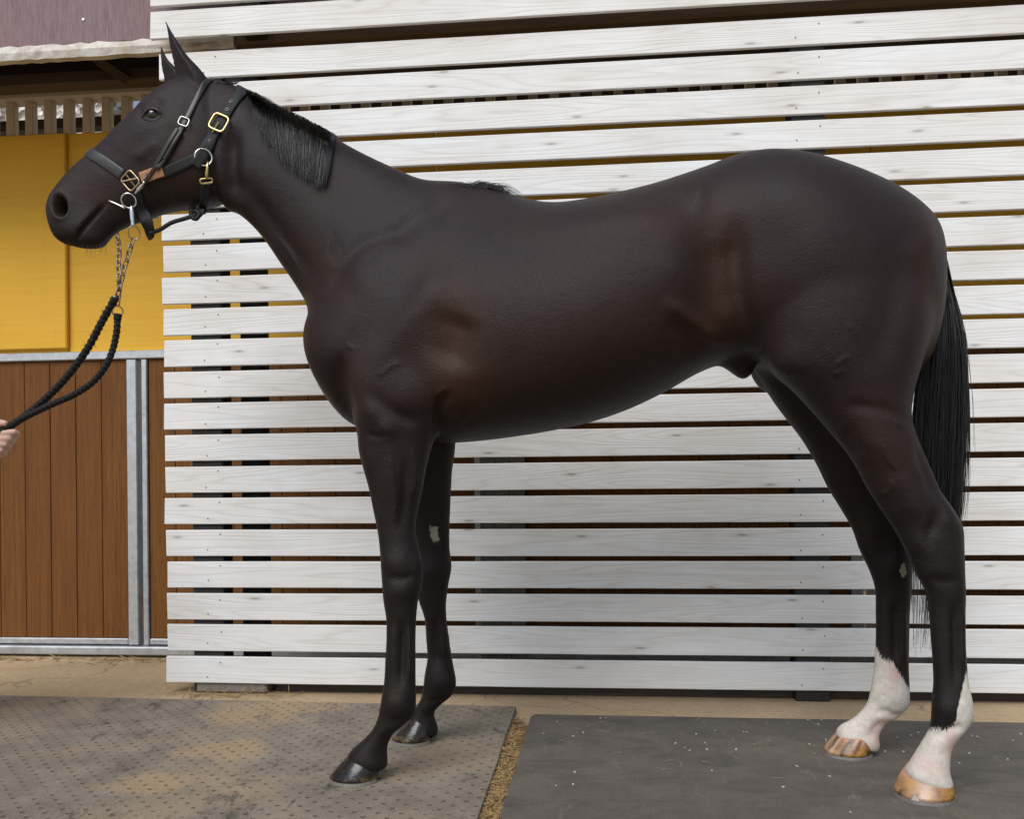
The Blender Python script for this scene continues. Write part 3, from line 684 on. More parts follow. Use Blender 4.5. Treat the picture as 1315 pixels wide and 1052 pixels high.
near_fore = ylin([(470, 380, 585, 385, .055), (447, 430, 590, 440, .085), (440, 480, 588, 490, .10), (450, 528, 578, 525, .098), (458, 556, 563, 550, .088), (460, 580, 553, 580, .077), (466, 602, 547, 603, .069), (473.5, 628, 543, 628, .061), (479, 655, 537, 655, .052), (485, 685, 534, 684, .046),
    (487.5, 706, 539.5, 707, .045), (489, 730, 543.5, 730, .048), (490.5, 752, 542, 754, .046), (492.5, 775, 537, 773, .041), (495.5, 793, 535, 793, .034), (496, 815, 534, 815, .029), (494.5, 848, 534, 848, .0285), (493, 875, 534, 876, .032), (489, 900, 534.5, 900, .038), (486, 918, 533, 917, .038),
    (479, 935, 520, 931.5, .035), (465, 951, 504, 946, .033), (451, 963, 497, 966, .041), (446, 971, 498, 981, .048), (448, 980, 495, 989, .044)], -.135, LY['nf'], 480, 880)
SEG.append(loft(st_(near_fore), 6))
far_fore = ylin([(470, 420, 590, 430, .08), (470, 500, 596, 500, .09), (480, 545, 588, 555, .08), (487, 575, 584, 585, .07), (495, 602, 581, 604, .062), (507, 640, 579, 640, .053), (520, 680, 577.5, 680, .046),
    (526, 705, 577.5, 705, .044), (529, 728, 580, 728, .046), (533, 752, 576, 752, .044), (538, 773, 573, 775, .038), (544.5, 792, 573.5, 793, .032), (547, 822, 577, 820, .028), (548.5, 848, 581, 848, .029), (545.5, 864, 584.5, 866, .034), (543.5, 880, 586, 880, .036),
    (541, 895, 581, 893, .035), (534, 908, 566, 906, .032), (526, 920, 557.5, 917, .031), (519, 931, 561, 930, .040), (514, 938, 563, 940, .046), (516, 944, 560, 947, .042)], .135, LY['ff'], 480, 880)
SEG.append(loft(st_(far_fore), 6))
# ears, sheath, dock
near_ear = [(228, 116, 271, 116, -.055, .030), (224, 100, 267, 101, -.060, .033), (222.5, 86, 257, 87, -.064, .031), (219.5, 68, 243, 72, -.068, .026), (216, 50, 231, 55, -.070, .018), (213.5, 36, 221, 40, -.071, .010), (211, 24, 213.5, 26, -.071, .004)]
SEG.append(loft(st_(near_ear), 6, True, (0.80, -0.60)))
far_ear = [(213, 112, 243, 114, .050, .028), (210, 98, 238, 99, .055, .031), (207.5, 86, 228, 87, .058, .028), (206, 75, 218, 77, .060, .021), (205.5, 65, 211.5, 67, .060, .011), (205.5, 57, 208, 58.5, .060, .004)]
SEG.append(loft(st_(far_ear), 6, True, (0.80, -0.60)))
SEG.append(loft(st_([(915, 440, 922, 468, 0, .03), (935, 445, 938, 478, 0, .045), (952, 445, 952, 489, 0, .045), (964, 450, 963, 487, 0, .03), (972, 455, 968, 480, 0, .012)]), 6))
SEG.append(loft(st_([(1180, 262, 1165, 300, 0, .04), (1194, 283, 1188, 320, 0, .032), (1206, 302, 1198, 335, 0, .022), (1212, 325, 1203, 345, 0, .014), (1214, 345, 1208, 355, 0, .008)]), 6, False))
Vh, Fh = join_vf(SEG)
me = bpy.data.meshes.new('raw'); me.from_pydata(Vh, [], Fh); me.update()
tmp = bpy.data.objects.new('raw', me); COL.objects.link(tmp)
md = tmp.modifiers.new('r', 'REMESH'); md.mode = 'VOXEL'; md.voxel_size = 0.0046; md.adaptivity = 0.0
ms = tmp.modifiers.new('s', 'SMOOTH'); ms.factor = 0.5; ms.iterations = 9
dg = bpy.context.evaluated_depsgraph_get()
body_me = bpy.data.meshes.new_from_object(tmp.evaluated_get(dg)); body_me.name = 'body'
bpy.data.objects.remove(tmp); bpy.data.meshes.remove(me)
nv = len(body_me.vertices)
P = np.empty(nv*3, np.float32); body_me.vertices.foreach_get('co', P); P = P.reshape(-1, 3).astype(float)
def normals():
    body_me.vertices.foreach_set('co', P.astype(np.float32).ravel()); body_me.update()
    n = np.empty(nv*3, np.float32); body_me.vertex_normals.foreach_get('vector', n); return n.reshape(-1, 3).astype(float)
ne = len(body_me.edges); EDG = np.empty(ne*2, np.int32); body_me.edges.foreach_get('vertices', EDG); EDG = EDG.reshape(-1, 2)
deg = np.bincount(EDG.ravel(), minlength=nv).astype(float)
def smooth_sel(mask, it):
    global P
    for _ in range(it):
        acc = np.zeros_like(P)
        for c in range(3):
            acc[:, c] = np.bincount(EDG[:, 0], P[EDG[:, 1], c], nv) + np.bincount(EDG[:, 1], P[EDG[:, 0], c], nv)
        P += (acc/deg[:, None]-P)*0.5*mask[:, None]
# blend the joins between trunk, neck, shoulder and thigh more than the limbs and head
def gauss(x, s): return np.exp(-0.5*(x/s)**2)
uv0 = proj(P)
torso = 1/(1+np.exp((uv0[:, 1]-(575))/10)) * 1/(1+np.exp((330-uv0[:, 0])/10))
smooth_sel(torso, 60)

N = normals()
LATV = lat(P)
mirror = LATV > 0.0
Pm = P.copy(); Pm[mirror] -= 2*np.outer(LATV[mirror], HY)
Nm = N.copy(); Nm[mirror] -= 2*np.outer((N@HY)[mirror], HY)
UVs = proj(Pm); UVd = proj(P)
face_s = np.clip((-(Nm@HY)-0.05)/0.5, 0, 1)
tocam = (C0-P); tocam /= np.linalg.norm(tocam, axis=1)[:, None]
face_d = np.clip(((N*tocam).sum(1)-0.05)/0.5, 0, 1)
def line_w(UV, pts, sg):
    """soft stroke of width sg along pts that fades out towards both ends"""
    pts = catmull(np.array(pts, float), max(14, 7*len(pts))); n = len(pts)-1
    best = np.full(len(UV), 1e9); par = np.zeros(len(UV))
    for k, (p, q) in enumerate(zip(pts[:-1], pts[1:])):
        d = q-p; L2 = d@d+1e-9; t = np.clip(((UV-p)@d)/L2, 0, 1); r = UV-p-t[:, None]*d; r2 = (r*r).sum(1)
        m = r2 < best; best[m] = r2[m]; par[m] = (k+t[m])/n
    closed = np.linalg.norm(pts[0]-pts[-1]) < 0.5
    fade = 1.0 if closed else np.clip(np.minimum(par, 1-par)/0.3, 0, 1)
    if not closed: fade = fade*fade*(3-2*fade)
    return np.exp(-0.5*best/sg**2)*fade
def G(UV, u, v, su, sv, rot=0.0):
    c, s = math.cos(R(rot)), math.sin(R(rot)); du, dv = UV[:, 0]-u, UV[:, 1]-v
    a = du*c+dv*s; b = -du*s+dv*c
    return np.exp(-0.5*((a/su)**2+(b/sv)**2))
SYM = [('g', 470, 415, 55, 52, 0, 7), ('g', 545, 498, 36, 28, 0, 9), ('l', [(582, 335), (548, 388), (518, 430), (476, 478)], 16, 8), ('l', [(596, 400), (582, 440), (566, 472)], 16, -8), ('l', [(470, 498), (500, 526), (545, 546)], 7, -5), ('g', 478, 524, 10, 15, 0, 5), ('l', [(556, 256), (508, 298), (465, 314), (432, 355), (410, 392)], 8, -4.5), ('l', [(520, 300), (470, 345), (440, 375)], 22, 4),
    ('l', [(566, 385), (580, 420), (588, 455), (592, 490)], 22, -4), ('g', 428, 452, 22, 24, 0, 7), ('l', [(447, 448), (441, 485), (446, 520), (454, 545)], 8, -7), ('g', 468, 482, 16, 26, 20, 5),
    ('l', [(588, 500), (570, 511), (562, 530), (560, 552), (552, 578)], 4.5, -6), ('l', [(586, 545), (592, 532), (603, 522)], 3, -3), ('l', [(600, 548), (610, 534), (620, 526)], 3, -2.5), 
    ('g', 592, 292, 34, 34, 0, -6), ('g', 560, 262, 14, 10, -40, -3), ('g', 750, 288, 95, 18, -4, 6), ('g', 700, 330, 90, 30, 0, -2), ('g', 740, 420, 110, 70, 0, 5),
    ('g', 915, 335, 26, 50, 0, -11), ('g', 898, 248, 9, 16, 8, 3.8), ('g', 870, 262, 30, 16, 30, -3), ('l', [(845, 380), (872, 400), (905, 425), (938, 443)], 7, 6), ('l', [(850, 408), (885, 434), (905, 450)], 12, -3), ('g', 870, 350, 30, 26, 0, 4),
    ('l', [(943, 265), (946, 310), (950, 370), (960, 420), (976, 458)], 9, -8), ('l', [(925, 300), (928, 360), (940, 410)], 16, -4), ('g', 1045, 330, 62, 80, 0, 9), ('g', 1000, 250, 40, 24, 0, 4), ('l', [(1150, 285), (1152, 360), (1135, 430), (1100, 490)], 17, -5), ('g', 1186, 312, 15, 22, 0, 6), ('g', 1170, 420, 18, 60, 8, 3),
    ('g', 1008, 468, 20, 20, 0, 7), ('g', 1020, 486, 12, 8, 0, -4), ('g', 1050, 420, 50, 50, 0, 4),
    ('l', [(306, 215), (330, 262), (362, 305), (395, 352), (415, 384)], 9, -7), ('l', [(318, 185), (370, 235), (430, 275), (480, 300)], 20, 1.5), ('l', [(345, 205), (400, 280), (430, 330)], 14, 1.2), ('g', 410, 250, 45, 30, 35, -3), ('g', 455, 245, 40, 28, 25, -4), ('l', [(302, 158), (297, 205), (300, 240), (306, 265)], 8, -10), ('g', 312, 150, 10, 20, 0, 3),
    ('l', [(206, 179), (190, 190), (171, 208)], 5, 4), ('g', 180, 214, 10, 8, -40, -3.5), ('g', 183, 182, 12, 8, -45, -2.5), ('l', [(152, 182), (140, 205), (128, 225)], 8, -2.5), ('g', 217, 127, 8, 9, 0, -6), ('l', [(178, 141), (188, 133), (200, 131), (210, 138)], 4.0, 5), ('g', 252, 212, 33, 36, 0, 8), ('l', [(225, 262), (250, 258), (275, 245)], 8, 3), ('l', [(226, 150), (224, 180), (215, 215)], 10, -3), ('g', 242, 128, 7, 10, 0, -3),
    ('l', [(140, 256), (127, 270), (113, 286), (102, 300), (96.5, 319)], 2.0, -11), ('g', 86, 300, 10, 9, 0, 3), ('g', 120, 309, 12, 7, 0, 4), ('g', 105, 262, 16, 14, -30, -2), ('l', [(120, 268), (105, 285), (95, 300)], 6, 2.5)]
def ell(u, v, a, b, rot, n=18, t0=0, t1=360):
    c, s = math.cos(R(rot)), math.sin(R(rot))
    return [(u+a*math.cos(R(t))*c-b*math.sin(R(t))*s, v+a*math.cos(R(t))*s+b*math.sin(R(t))*c) for t in np.linspace(t0, t1, n)]
SYM += [('l', ell(75, 264, 9, 15.5, -8), 2.8, 5.0), ('h', 77, 263.5, 7.0, 12.0, -8, -26), ('g', 90, 272, 6, 12, -8, -3),
        ('g', 195, 146, 9.5, 6.0, 6, -12), ('l', [(180, 151), (185, 143), (193, 138.5), (202, 140), (208, 146)], 2.1, 5.0), ('l', [(183, 152), (192, 154.5), (202, 153), (208, 148)], 1.9, 3.2), ('l', [(176, 152), (184, 136), (197, 131)], 2.0, -1.8)]
SYM += [('l', [(430+4*q, 290+7*q), (424+4*q, 312+6*q), (420+3*q, 330+5*q)], 2.0, -1.0) for q in range(4)]
VEINS = [[(400+c/4, 300+d/4) for c, d in q] for q in ([(190, 565), (225, 590), (258, 612)], [(330, 728), (365, 728), (400, 700), (440, 680), (480, 672)], [(640, 835), (690, 790), (720, 785)])]
VEINS += [[(986+c/4, 400+d/4) for c, d in q] for q in ([(340, 290), (370, 255), (400, 238), (440, 225)], [(330, 320), (365, 312), (380, 290)], [(600, 530), (650, 560), (690, 590), (735, 580)], [(560, 940), (610, 930), (640, 900), (600, 850)], [(390, 70), (440, 100), (470, 140)])]
VEINS += [[(350, 300), (372, 330), (384, 352)], [(500, 560), (503, 600), (508, 640), (506, 680)], [(528, 570), (533, 610), (527, 650)], [(1130, 560), (1140, 590), (1160, 610)], [(180, 225), (170, 238), (160, 244)], [(235, 240), (222, 252), (205, 262)]]
SYM += [('l', q, 1.5, 1.8) for q in VEINS]
NEAR = [('l', [(520, 582), (521, 625), (516, 670), (512, 690)], 5, -5), ('l', [(472, 590), (478, 625), (486, 665)], 3.5, -4), ('g', 497, 552, 8, 9, 0, 6), ('g', 485, 536, 14, 14, 0, 4), ('g', 535, 600, 10, 26, 8, 4), ('g', 500, 610, 10, 28, -4, 3), ('l', [(468, 556), (490, 560), (502, 556)], 3, -3),
    ('g', 508, 722, 12, 10, 0, 4), ('l', [(494, 740), (512, 744), (536, 738)], 3.5, -3), ('g', 512, 760, 14, 8, 0, 3), ('g', 537, 725, 6, 10, 0, 3), ('l', [(517, 790), (517, 840), (514, 892)], 4, -6.5), ('l', [(525, 800), (525, 880)], 3, 4), ('l', [(505, 800), (504, 870)], 4, 2.5), ('g', 508, 906, 12, 9, 0, 4), ('l', [(495, 930), (515, 925), (530, 922)], 4, -3),
    ('g', 1118, 572, 24, 20, 40, 6), ('l', [(1075, 522), (1110, 522), (1140, 528), (1168, 546)], 6, -3.5), ('l', [(1085, 545), (1095, 565), (1105, 590)], 8, -3), ('l', [(1176, 560), (1190, 600), (1200, 630), (1206, 655)], 7, -6), ('l', [(1150, 600), (1165, 640), (1180, 670)], 9, 3), ('l', [(1204, 640), (1203, 668), (1192, 690), (1196, 715)], 6, -6), ('g', 1188, 697, 9, 11, 0, 5), ('g', 1215, 665, 9, 12, -20, 5), ('g', 1222, 700, 9, 18, 0, 3), ('l', [(1190, 738), (1212, 748), (1236, 742)], 5, -3),
    ('l', [(1225, 765), (1227, 820), (1228, 890)], 4, -6.5), ('l', [(1235, 770), (1236, 870)], 3, 4), ('g', 1215, 912, 14, 10, 0, 4), ('l', [(1212, 938), (1226, 936), (1240, 934)], 3.5, -4), ('l', [(1207, 945), (1202, 965), (1205, 985)], 7, 2)]
FAR = [('l', [(559, 790), (560, 830), (562, 866)], 3.8, -6.5), ('l', [(568, 795), (572, 850)], 3, 4), ('g', 563, 878, 11, 9, 0, 4), ('l', [(548, 905), (562, 900), (576, 896)], 3.5, -4), ('g', 553, 735, 9, 10, 0, 4), ('l', [(555, 640), (556, 700)], 5, -3),
    ('l', [(1150, 765), (1150, 805), (1150, 860)], 4, -6), ('l', [(1160, 770), (1160, 860)], 3, 4), ('g', 1145, 898, 12, 10, 0, 4.5), ('l', [(1120, 917), (1138, 914), (1150, 920), (1163, 916)], 3.2, -5), ('l', [(1137, 925), (1122, 940), (1118, 952)], 4, -4), ('g', 1112, 690, 10, 14, 0, 4), ('g', 1140, 700, 8, 20, 0, -3), ('g', 1150, 725, 9, 8, 0, 3), ('l', [(1145, 640), (1158, 680)], 8, -3)]
disp = np.zeros(nv)
headmask = np.ones(nv)
for b in SYM:
    f = G(UVs, *b[1:6]) if b[0] == 'g' else (np.exp(-(2*np.log(1/np.maximum(G(UVs, *b[1:6]), 1e-30)))**2) if b[0] == 'h' else line_w(UVs, b[1], b[2]))
    amp = b[-1]*(1.95 if (b[0] == 'h' or np.mean(b[1] if b[0] == 'g' else [q[0] for q in b[1]]) > 300) else 1.0)
    disp += f*(amp/1000)*face_s
legN = (LATV < 0.0) & (UVd[:, 1] > 505); legF = (LATV > 0.0) & (UVd[:, 1] > 560)
for lst, mk in ((NEAR, legN), (FAR, legF)):
    for b in lst:
        f = G(UVd, *b[1:6]) if b[0] == 'g' else line_w(UVd, b[1], b[2])
        disp += f*(1.6*b[-1]/1000)*face_d*mk
P = P + N*disp[:, None]
smooth_sel(np.where((UVs[:, 0] < 300) & (UVs[:, 1] < 330), 0.35, 0.8), 2)
# heel tufts (ergots) come with the outline; store the markings
N = normals()
def put(name, val):
    a = body_me.attributes.new(name, 'FLOAT', 'POINT'); a.data.foreach_set('value', np.clip(val, 0, 1).astype(np.float32))
UV = proj(P); u, v = UV[:, 0], UV[:, 1]
wn_ = np.interp(u, [1150, 1190, 1215, 1227, 1231, 1235, 1240, 1260], [936, 937, 938, 930, 905, 888, 866, 850])
wf_ = np.interp(u, [1100, 1120, 1126, 1133, 1146, 1153, 1167, 1180], [824, 826, 833, 847, 850, 862, 884, 890])
hind = u > 1040
white = np.where(hind & (LATV < 0), 1/(1+np.exp(-(v-wn_)/3.5)), np.where(hind & (LATV > 0), 1/(1+np.exp(-(v-wf_)/4.0)), 0)); white[v < 800] = 0
put('white', white)
put('pink', G(UV, 1150, 862, 7, 14)+G(UV, 1130, 932, 12, 5, -40)+G(UV, 1128, 952, 6, 8)+G(UV, 1222, 955, 6, 14)+G(UV, 1195, 985, 20, 8, 25)*0.6)
chest = np.where(LATV > 0, G(UV, 558, 687, 4.0, 8.0, -10)+G(UV, 1160, 733, 3.2, 6), 0)
put('chestnut', chest*1.1)
Pm = P.copy(); lv = lat(P); mm = lv > 0; Pm[mm] -= 2*np.outer(lv[mm], HY); UVm = proj(Pm)
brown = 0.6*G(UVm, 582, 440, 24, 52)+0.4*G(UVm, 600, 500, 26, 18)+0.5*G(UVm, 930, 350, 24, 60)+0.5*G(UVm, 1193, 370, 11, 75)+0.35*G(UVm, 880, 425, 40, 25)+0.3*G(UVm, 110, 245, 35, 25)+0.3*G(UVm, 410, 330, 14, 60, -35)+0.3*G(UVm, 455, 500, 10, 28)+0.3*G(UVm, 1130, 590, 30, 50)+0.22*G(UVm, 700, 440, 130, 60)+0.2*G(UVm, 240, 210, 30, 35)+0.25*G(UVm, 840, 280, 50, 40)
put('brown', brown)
put('points', np.maximum(1/(1+np.exp(-(UV[:, 1]-640)/35)), 0.8*np.clip(1-np.hypot((UVm[:, 0]-80)/60, (UVm[:, 1]-285)/45), 0, 1))+0.55*G(UVm, 395, 235, 70, 55, 30))  # dark legs and muzzle, plus a broad darker patch on the neck
put('veins', 0.8*G(UVm, 500, 440, 60, 60)+0.8*G(UVm, 1080, 450, 70, 50)+0.8*G(UVm, 510, 620, 30, 70)+0.6*G(UVm, 1120, 590, 40, 40)+0.4*G(UVm, 700, 470, 80, 40)+0.4*G(UVm, 210, 230, 40, 30))
hz = empty('horse', (HO[0], HO[1], 0), 'dark bay racehorse with white hind socks standing side-on on rubber mats', 'horse')
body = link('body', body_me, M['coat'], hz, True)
print('horse verts', nv)
BV = BVHTree.FromPolygons([Vector(p) for p in P], [tuple(f.vertices) for f in body_me.polygons])
def hit(u, v, off=0.0, fallback=-0.1):
    d = ray(u, v); dn = Vector(d).normalized(); h = BV.ray_cast(Vector(C0), dn)
    if h[0] is None:
        p = unp(u, v, fallback); return np.array(p), -np.array(dn)
    return np.array(h[0]) + np.array(h[1])*off, np.array(h[1])
def near_surf(p, off=0.0):
    h = BV.find_nearest(Vector(p)); q = np.array(h[0]); n = np.array(h[1]); return q+n*off, n

# ---- hooves
def hoof(key, mat, dark):
    cu, cv, turn, L, W = HOOF[key]; c = HC[key]
    ang = math.atan2(HX[1], HX[0]) + math.pi + R(turn)      # toe points away from the tail, turned to the camera
    tx = np.array([math.cos(ang), math.sin(ang), 0]); ty = np.array([-tx[1], tx[0], 0])
    n = 40; m = 9; V = []; up = []; face = []; dk = []
    for i in range(m+1):
        t = i/m; sc = 1.0-0.33*t
        for j in range(n):
            a = 2*math.pi*j/n; ca, sa = math.cos(a), math.sin(a)
            x = (ca if ca > 0 else ca*0.86)*L/2*sc; y = sa*W/2*sc*(1-0.10*max(0, -ca))
            if ca < -0.75: x += 0.012*(1-abs(sa)/0.66)*sc            # dip between the heels
            hgt = 0.074*(0.26+0.72*(x/(L/2*sc)*0.5+0.5)**0.8)        # toe higher than heel
            z = 0.009 + hgt*t
            back = -z*0.62 + 0.009*0.62
            bul = 0.004*math.sin(math.pi*t)
            p = c + tx*(x+back+bul*ca) + ty*(y+bul*sa) + HZ*z
            V.append(p); up.append(t); face.append(max(0, math.cos(a-(-0.15)))**3*(0.6+0.4*math.sin(3*a)) if not dark else 0); dk.append(1.0 if (ca < -0.2 or (key == 'fh' and t < 0.75 and (j*7 % 5) < 3)) else (0.8 if t < 0.13 and (j % 6 == 0) else 0.0))
    F = [(i*n+j, i*n+(j+1) % n, (i+1)*n+(j+1) % n, (i+1)*n+j) for i in range(m) for j in range(n)]
    F.append(tuple(range(n-1, -1, -1))); F.append(tuple(m*n+j for j in range(n)))
    o = from_py('hoof', V, F, mat, hz, True)
    for nm, val in (('up', up), ('face', face), ('dark', dk)):
        at = o.data.attributes.new(nm, 'FLOAT', 'POINT'); at.data.foreach_set('value', np.array(val, np.float32))
    # shoe: flat U-shaped bar
    Vs = []; ks = 26
    for j in range(ks):
        a = -2.5+5.0*j/(ks-1); ca, sa = math.cos(a), math.sin(a)
        for (rr, zz) in ((1.02, 0.0005), (1.015, 0.0085), (0.70, 0.0085), (0.70, 0.0005)):
            x = (ca if ca > 0 else ca*0.86)*L/2*rr; y = sa*W/2*rr; Vs.append(c+tx*x+ty*y+HZ*zz)
    Fs = [(j*4+q, j*4+(q+1) % 4, (j+1)*4+(q+1) % 4, (j+1)*4+q) for j in range(ks-1) for q in range(4)]+[(3, 2, 1, 0), tuple((ks-1)*4+q for q in range(4))]
    # toe clip
    if key != 'nh': from_py('horseshoe', Vs, Fs, M['shoe'], o); return o
    b = len(Vs); q0 = c+tx*(L/2*1.03)
    for (yy, zz, xx) in ((-.009, .009, 0), (.009, .009, 0), (.005, .017, -.006), (-.005, .017, -.006), (0, .020, -.008)):
        Vs.append(q0+ty*yy+HZ*zz+tx*xx); Vs.append(q0+ty*yy+HZ*zz+tx*(xx-.006))
    Fs += [(b, b+2, b+4, b+8, b+6), (b+7, b+9, b+5, b+3, b+1), (b, b+6, b+7, b+1), (b+6, b+8, b+9, b+7), (b+8, b+4, b+5, b+9), (b+4, b+2, b+3, b+5)]
    from_py('horseshoe', Vs, Fs, M['shoe'], o)
    return o
hoof('nf', M['hoof_d'], True); hoof('ff', M['hoof_d'], True); hoof('nh', M['hoof_l'], False); hoof('fh', M['hoof_l'], False)

# ---- eyes
t = NT('dark_brown_eye'); t.p(Base_Color=(0.006, 0.004, 0.004), Roughness=0.06); t.b.inputs['Specular IOR Level'].default_value = 0.9; M['eye'] = t.m
pe, ne_ = hit(195, 146.5)
for side in (0, 1):
    c = pe - ne_*0.0125; nrm = ne_.copy()
    if side:
        dl = lat(c) - HY0(195); c = c-2*dl*HY; c, nn_ = near_surf(c, -0.012)
    bm = bmesh.new(); bmesh.ops.create_uvsphere(bm, u_segments=24, v_segments=16, radius=0.0200, matrix=Matrix.Translation(Vector(c)))
    from_bm('eye', bm, M['eye'], hz, True)

def lid(name, px_, r):
    q = np.array([hit(a, b)[0] for a, b in px_]); dirc = (C0-pe)/np.linalg.norm(C0-pe)
    ce = pe - ne_*0.0125; q2 = []
    for p_ in q:                                # keep the lid just proud of the eyeball and never buried in the face
        d_ = p_-ce; L_ = np.linalg.norm(d_); q2.append(ce+d_/L_*max(L_, 0.0205))
    V, F = tube(catmull(np.array(q2), 20), r*np.sin(np.linspace(0.35, math.pi-0.35, 20))**0.7, 8); return from_py(name, V, F, M['lid'], hz, True)
M['lid'] = plain('eyelid_skin', (0.010, 0.008, 0.008), 0.4, 0.2, 200.0, 0.2, 0.45)
lid('eyelid', [(182, 151), (186.5, 143.5), (193.5, 139.5), (201, 140.5), (207, 146)], 0.0038)
lid('eyelid', [(183, 151.5), (189, 153.8), (196, 154.5), (203, 152.5), (207.5, 148)], 0.0030)

# ---- mane, forelock tuft, withers hair, whiskers
def strands(name, paths, rad, mat, parent, k=3):
    parts = []
    for p in paths:
        n = len(p); r = rad*np.linspace(1, 0.35, n) if np.isscalar(rad) else rad
        parts.append(tube(p, r, k, cap=False))
    V, F = join_vf(parts); return from_py(name, V, F, mat, parent, True)
roots = np.array([(316, 115), (330, 121), (350, 133.5), (380, 147.5), (405, 160), (420, 168), (430, 176)], float)
ends = np.array([(333, 160), (340, 178), (362, 206), (386, 226), (402, 233), (412, 238), (419, 236)], float)
paths = []
for i in range(1900):
    s = random.random(); q = s*6; k = min(5, int(q)); t = q-k
    s2 = round(s*26)/26 + random.gauss(0, 0.008); s2 = min(1, max(0, s2)); q2 = s2*6; k2 = min(5, int(q2)); t2 = q2-k2
    r0 = roots[k]*(1-t)+roots[k+1]*t; e0 = ends[k2]*(1-t2)+ends[k2+1]*t2
    L = random.triangular(0.40, 1.12, 0.98); lift = random.uniform(0.002, 0.017)
    pts = []; lane = random.gauss(0, 2.6)
    for j in range(9):
        w_ = j/8*L; bu = math.sin(w_*math.pi)*random.choice((1, 1))*0.0
        uu = r0[0]*(1-w_)+e0[0]*w_ + lane*w_; vv = r0[1]*(1-w_)+e0[1]*w_ + 2.0
        p, n_ = hit(uu, vv); pts.append(p + n_*lift*(0.5+0.6*w_)*(1 if j else 0.4))
    pts = np.array(pts)
    top = pts[0] + HY*random.uniform(0.0, 0.022) + HZ*random.uniform(0.002, 0.010)
    pts = np.vstack([top, pts]); pts[2:-1] = (pts[1:-2]+2*pts[2:-1]+pts[3:])/4
    pts = np.vstack([pts[0], catmull(pts, 10)[1:]])
    paths.append(pts)
for i in range(45):   # flyaway hairs along the crest
    s = random.uniform(0.0, 1.0)*6; k = min(5, int(s)); t = s-k; r0 = roots[k]*(1-t)+roots[k+1]*t
    p, n_ = hit(r0[0], r0[1]+3); L = random.uniform(0.015, 0.05); a = random.uniform(0.8, 1.1)
    pts = [p + HX*(j/5*L*a) + HZ*(math.sin(j/5*2.6)*L*0.16+0.002-0.42*L*j/5) + HY*random.gauss(0, .001) for j in range(6)]; paths.append(np.array(pts))
for i in range(60):   # tuft behind the ears
    p, n_ = hit(random.uniform(278, 303), 108); L = random.uniform(0.012, 0.035); a = random.gauss(0.3, 0.5)
    pts = [p + HX*(j/4*L*a) + HZ*(j/4*L*0.8) + HY*random.gauss(0.004, .001)*j for j in range(5)]; paths.append(np.array(pts))
for i in range(420):  # hair running off the withers
    t = random.random(); uu = 560+62*t; vv = np.interp(uu, [560, 580, 600, 620], [233, 235, 235, 240]); p, n_ = hit(uu, vv+1.5); p = p+HY*random.uniform(0, .03)
    L = random.uniform(0.04, 0.115)*(0.55+0.45*t); hgt = random.uniform(0.004, 0.022)*(0.4+t)
    pts = [p + HX*(j/6*L) + HZ*(hgt*math.sin(j/6*2.4)-0.36*L*(j/6)**1.6-0.004) for j in range(7)]; paths.append(np.array(pts))
strands('mane', paths, 0.00095, M['hair'], hz)
paths = []
for i in range(26):
    p, n_ = hit(random.uniform(106, 142), random.uniform(312, 318)); L = random.uniform(0.01, 0.04)
    paths.append(np.array([p - HZ*L*j/4 + HX*(i % 5-2)*0.0006*j - HY*0.001*j for j in range(5)]))
strands('whiskers', paths, 0.0004, M['hair'], hz)
# ---- tail
cl = np.array([(1203, 296, 3), (1208, 335, 9), (1212, 380, 17), (1212, 440, 26), (1208, 510, 32), (1205, 570, 33), (1203, 620, 33), (1198, 690, 30), (1190, 760, 20), (1183, 850, 11)], float)
tl = np.r_[0, np.cumsum(np.linalg.norm(np.diff(cl[:, :2], axis=0), axis=1))]; tl /= tl[-1]
paths = []
for i in range(3200):
    lane = random.uniform(-1, 1); lane = lane*abs(lane)**0.15; dep = random.gauss(0, 0.4)
    end = random.choices((random.uniform(.50, .66), random.uniform(.62, .80), random.triangular(.74, 1.0, .80)), (0.5, 0.38, 0.12))[0]
    if lane < -0.3 and random.random() < 0.5: end = min(end, random.uniform(.3, .6))
    start = random.uniform(0, 0.14); n = 13; pts = []; wv = random.uniform(0, 6); amp = random.gauss(0, 1.0); curl = random.gauss(0, 0.10)
    if random.random() < 0.14: curl = random.uniform(-0.1, 0.45)
    for j in range(n):
        f = start+(end-start)*j/(n-1)
        x = np.interp(f, tl, cl[:, 0]); y = np.interp(f, tl, cl[:, 1]); hw = np.interp(f, tl, cl[:, 2])
        g_ = (f-start)/max(1e-6, end-start)
        uu = x + hw*(lane*min(1, 0.35+f*3)+curl*g_) + amp*math.sin(wv+f*9)*1.5
        pts.append(unp(uu, y, 0.015 + dep*0.06*min(1, f*4)))
    paths.append(catmull(np.array(pts), 14))
for i in range(320):  # short hairs fringing the dock
    t = random.random(); f = 0.01+0.25*t; x = np.interp(f, tl, cl[:, 0])+np.interp(f, tl, cl[:, 2])*0.8; y = np.interp(f, tl, cl[:, 1])
    L = random.uniform(12, 34); pts = [unp(x+L*0.28*j/5, y+L*j/5, random.gauss(0.0, 0.012)) for j in range(6)]; paths.append(np.array(pts))
strands('tail', paths, 0.00105, M['tail'], hz)
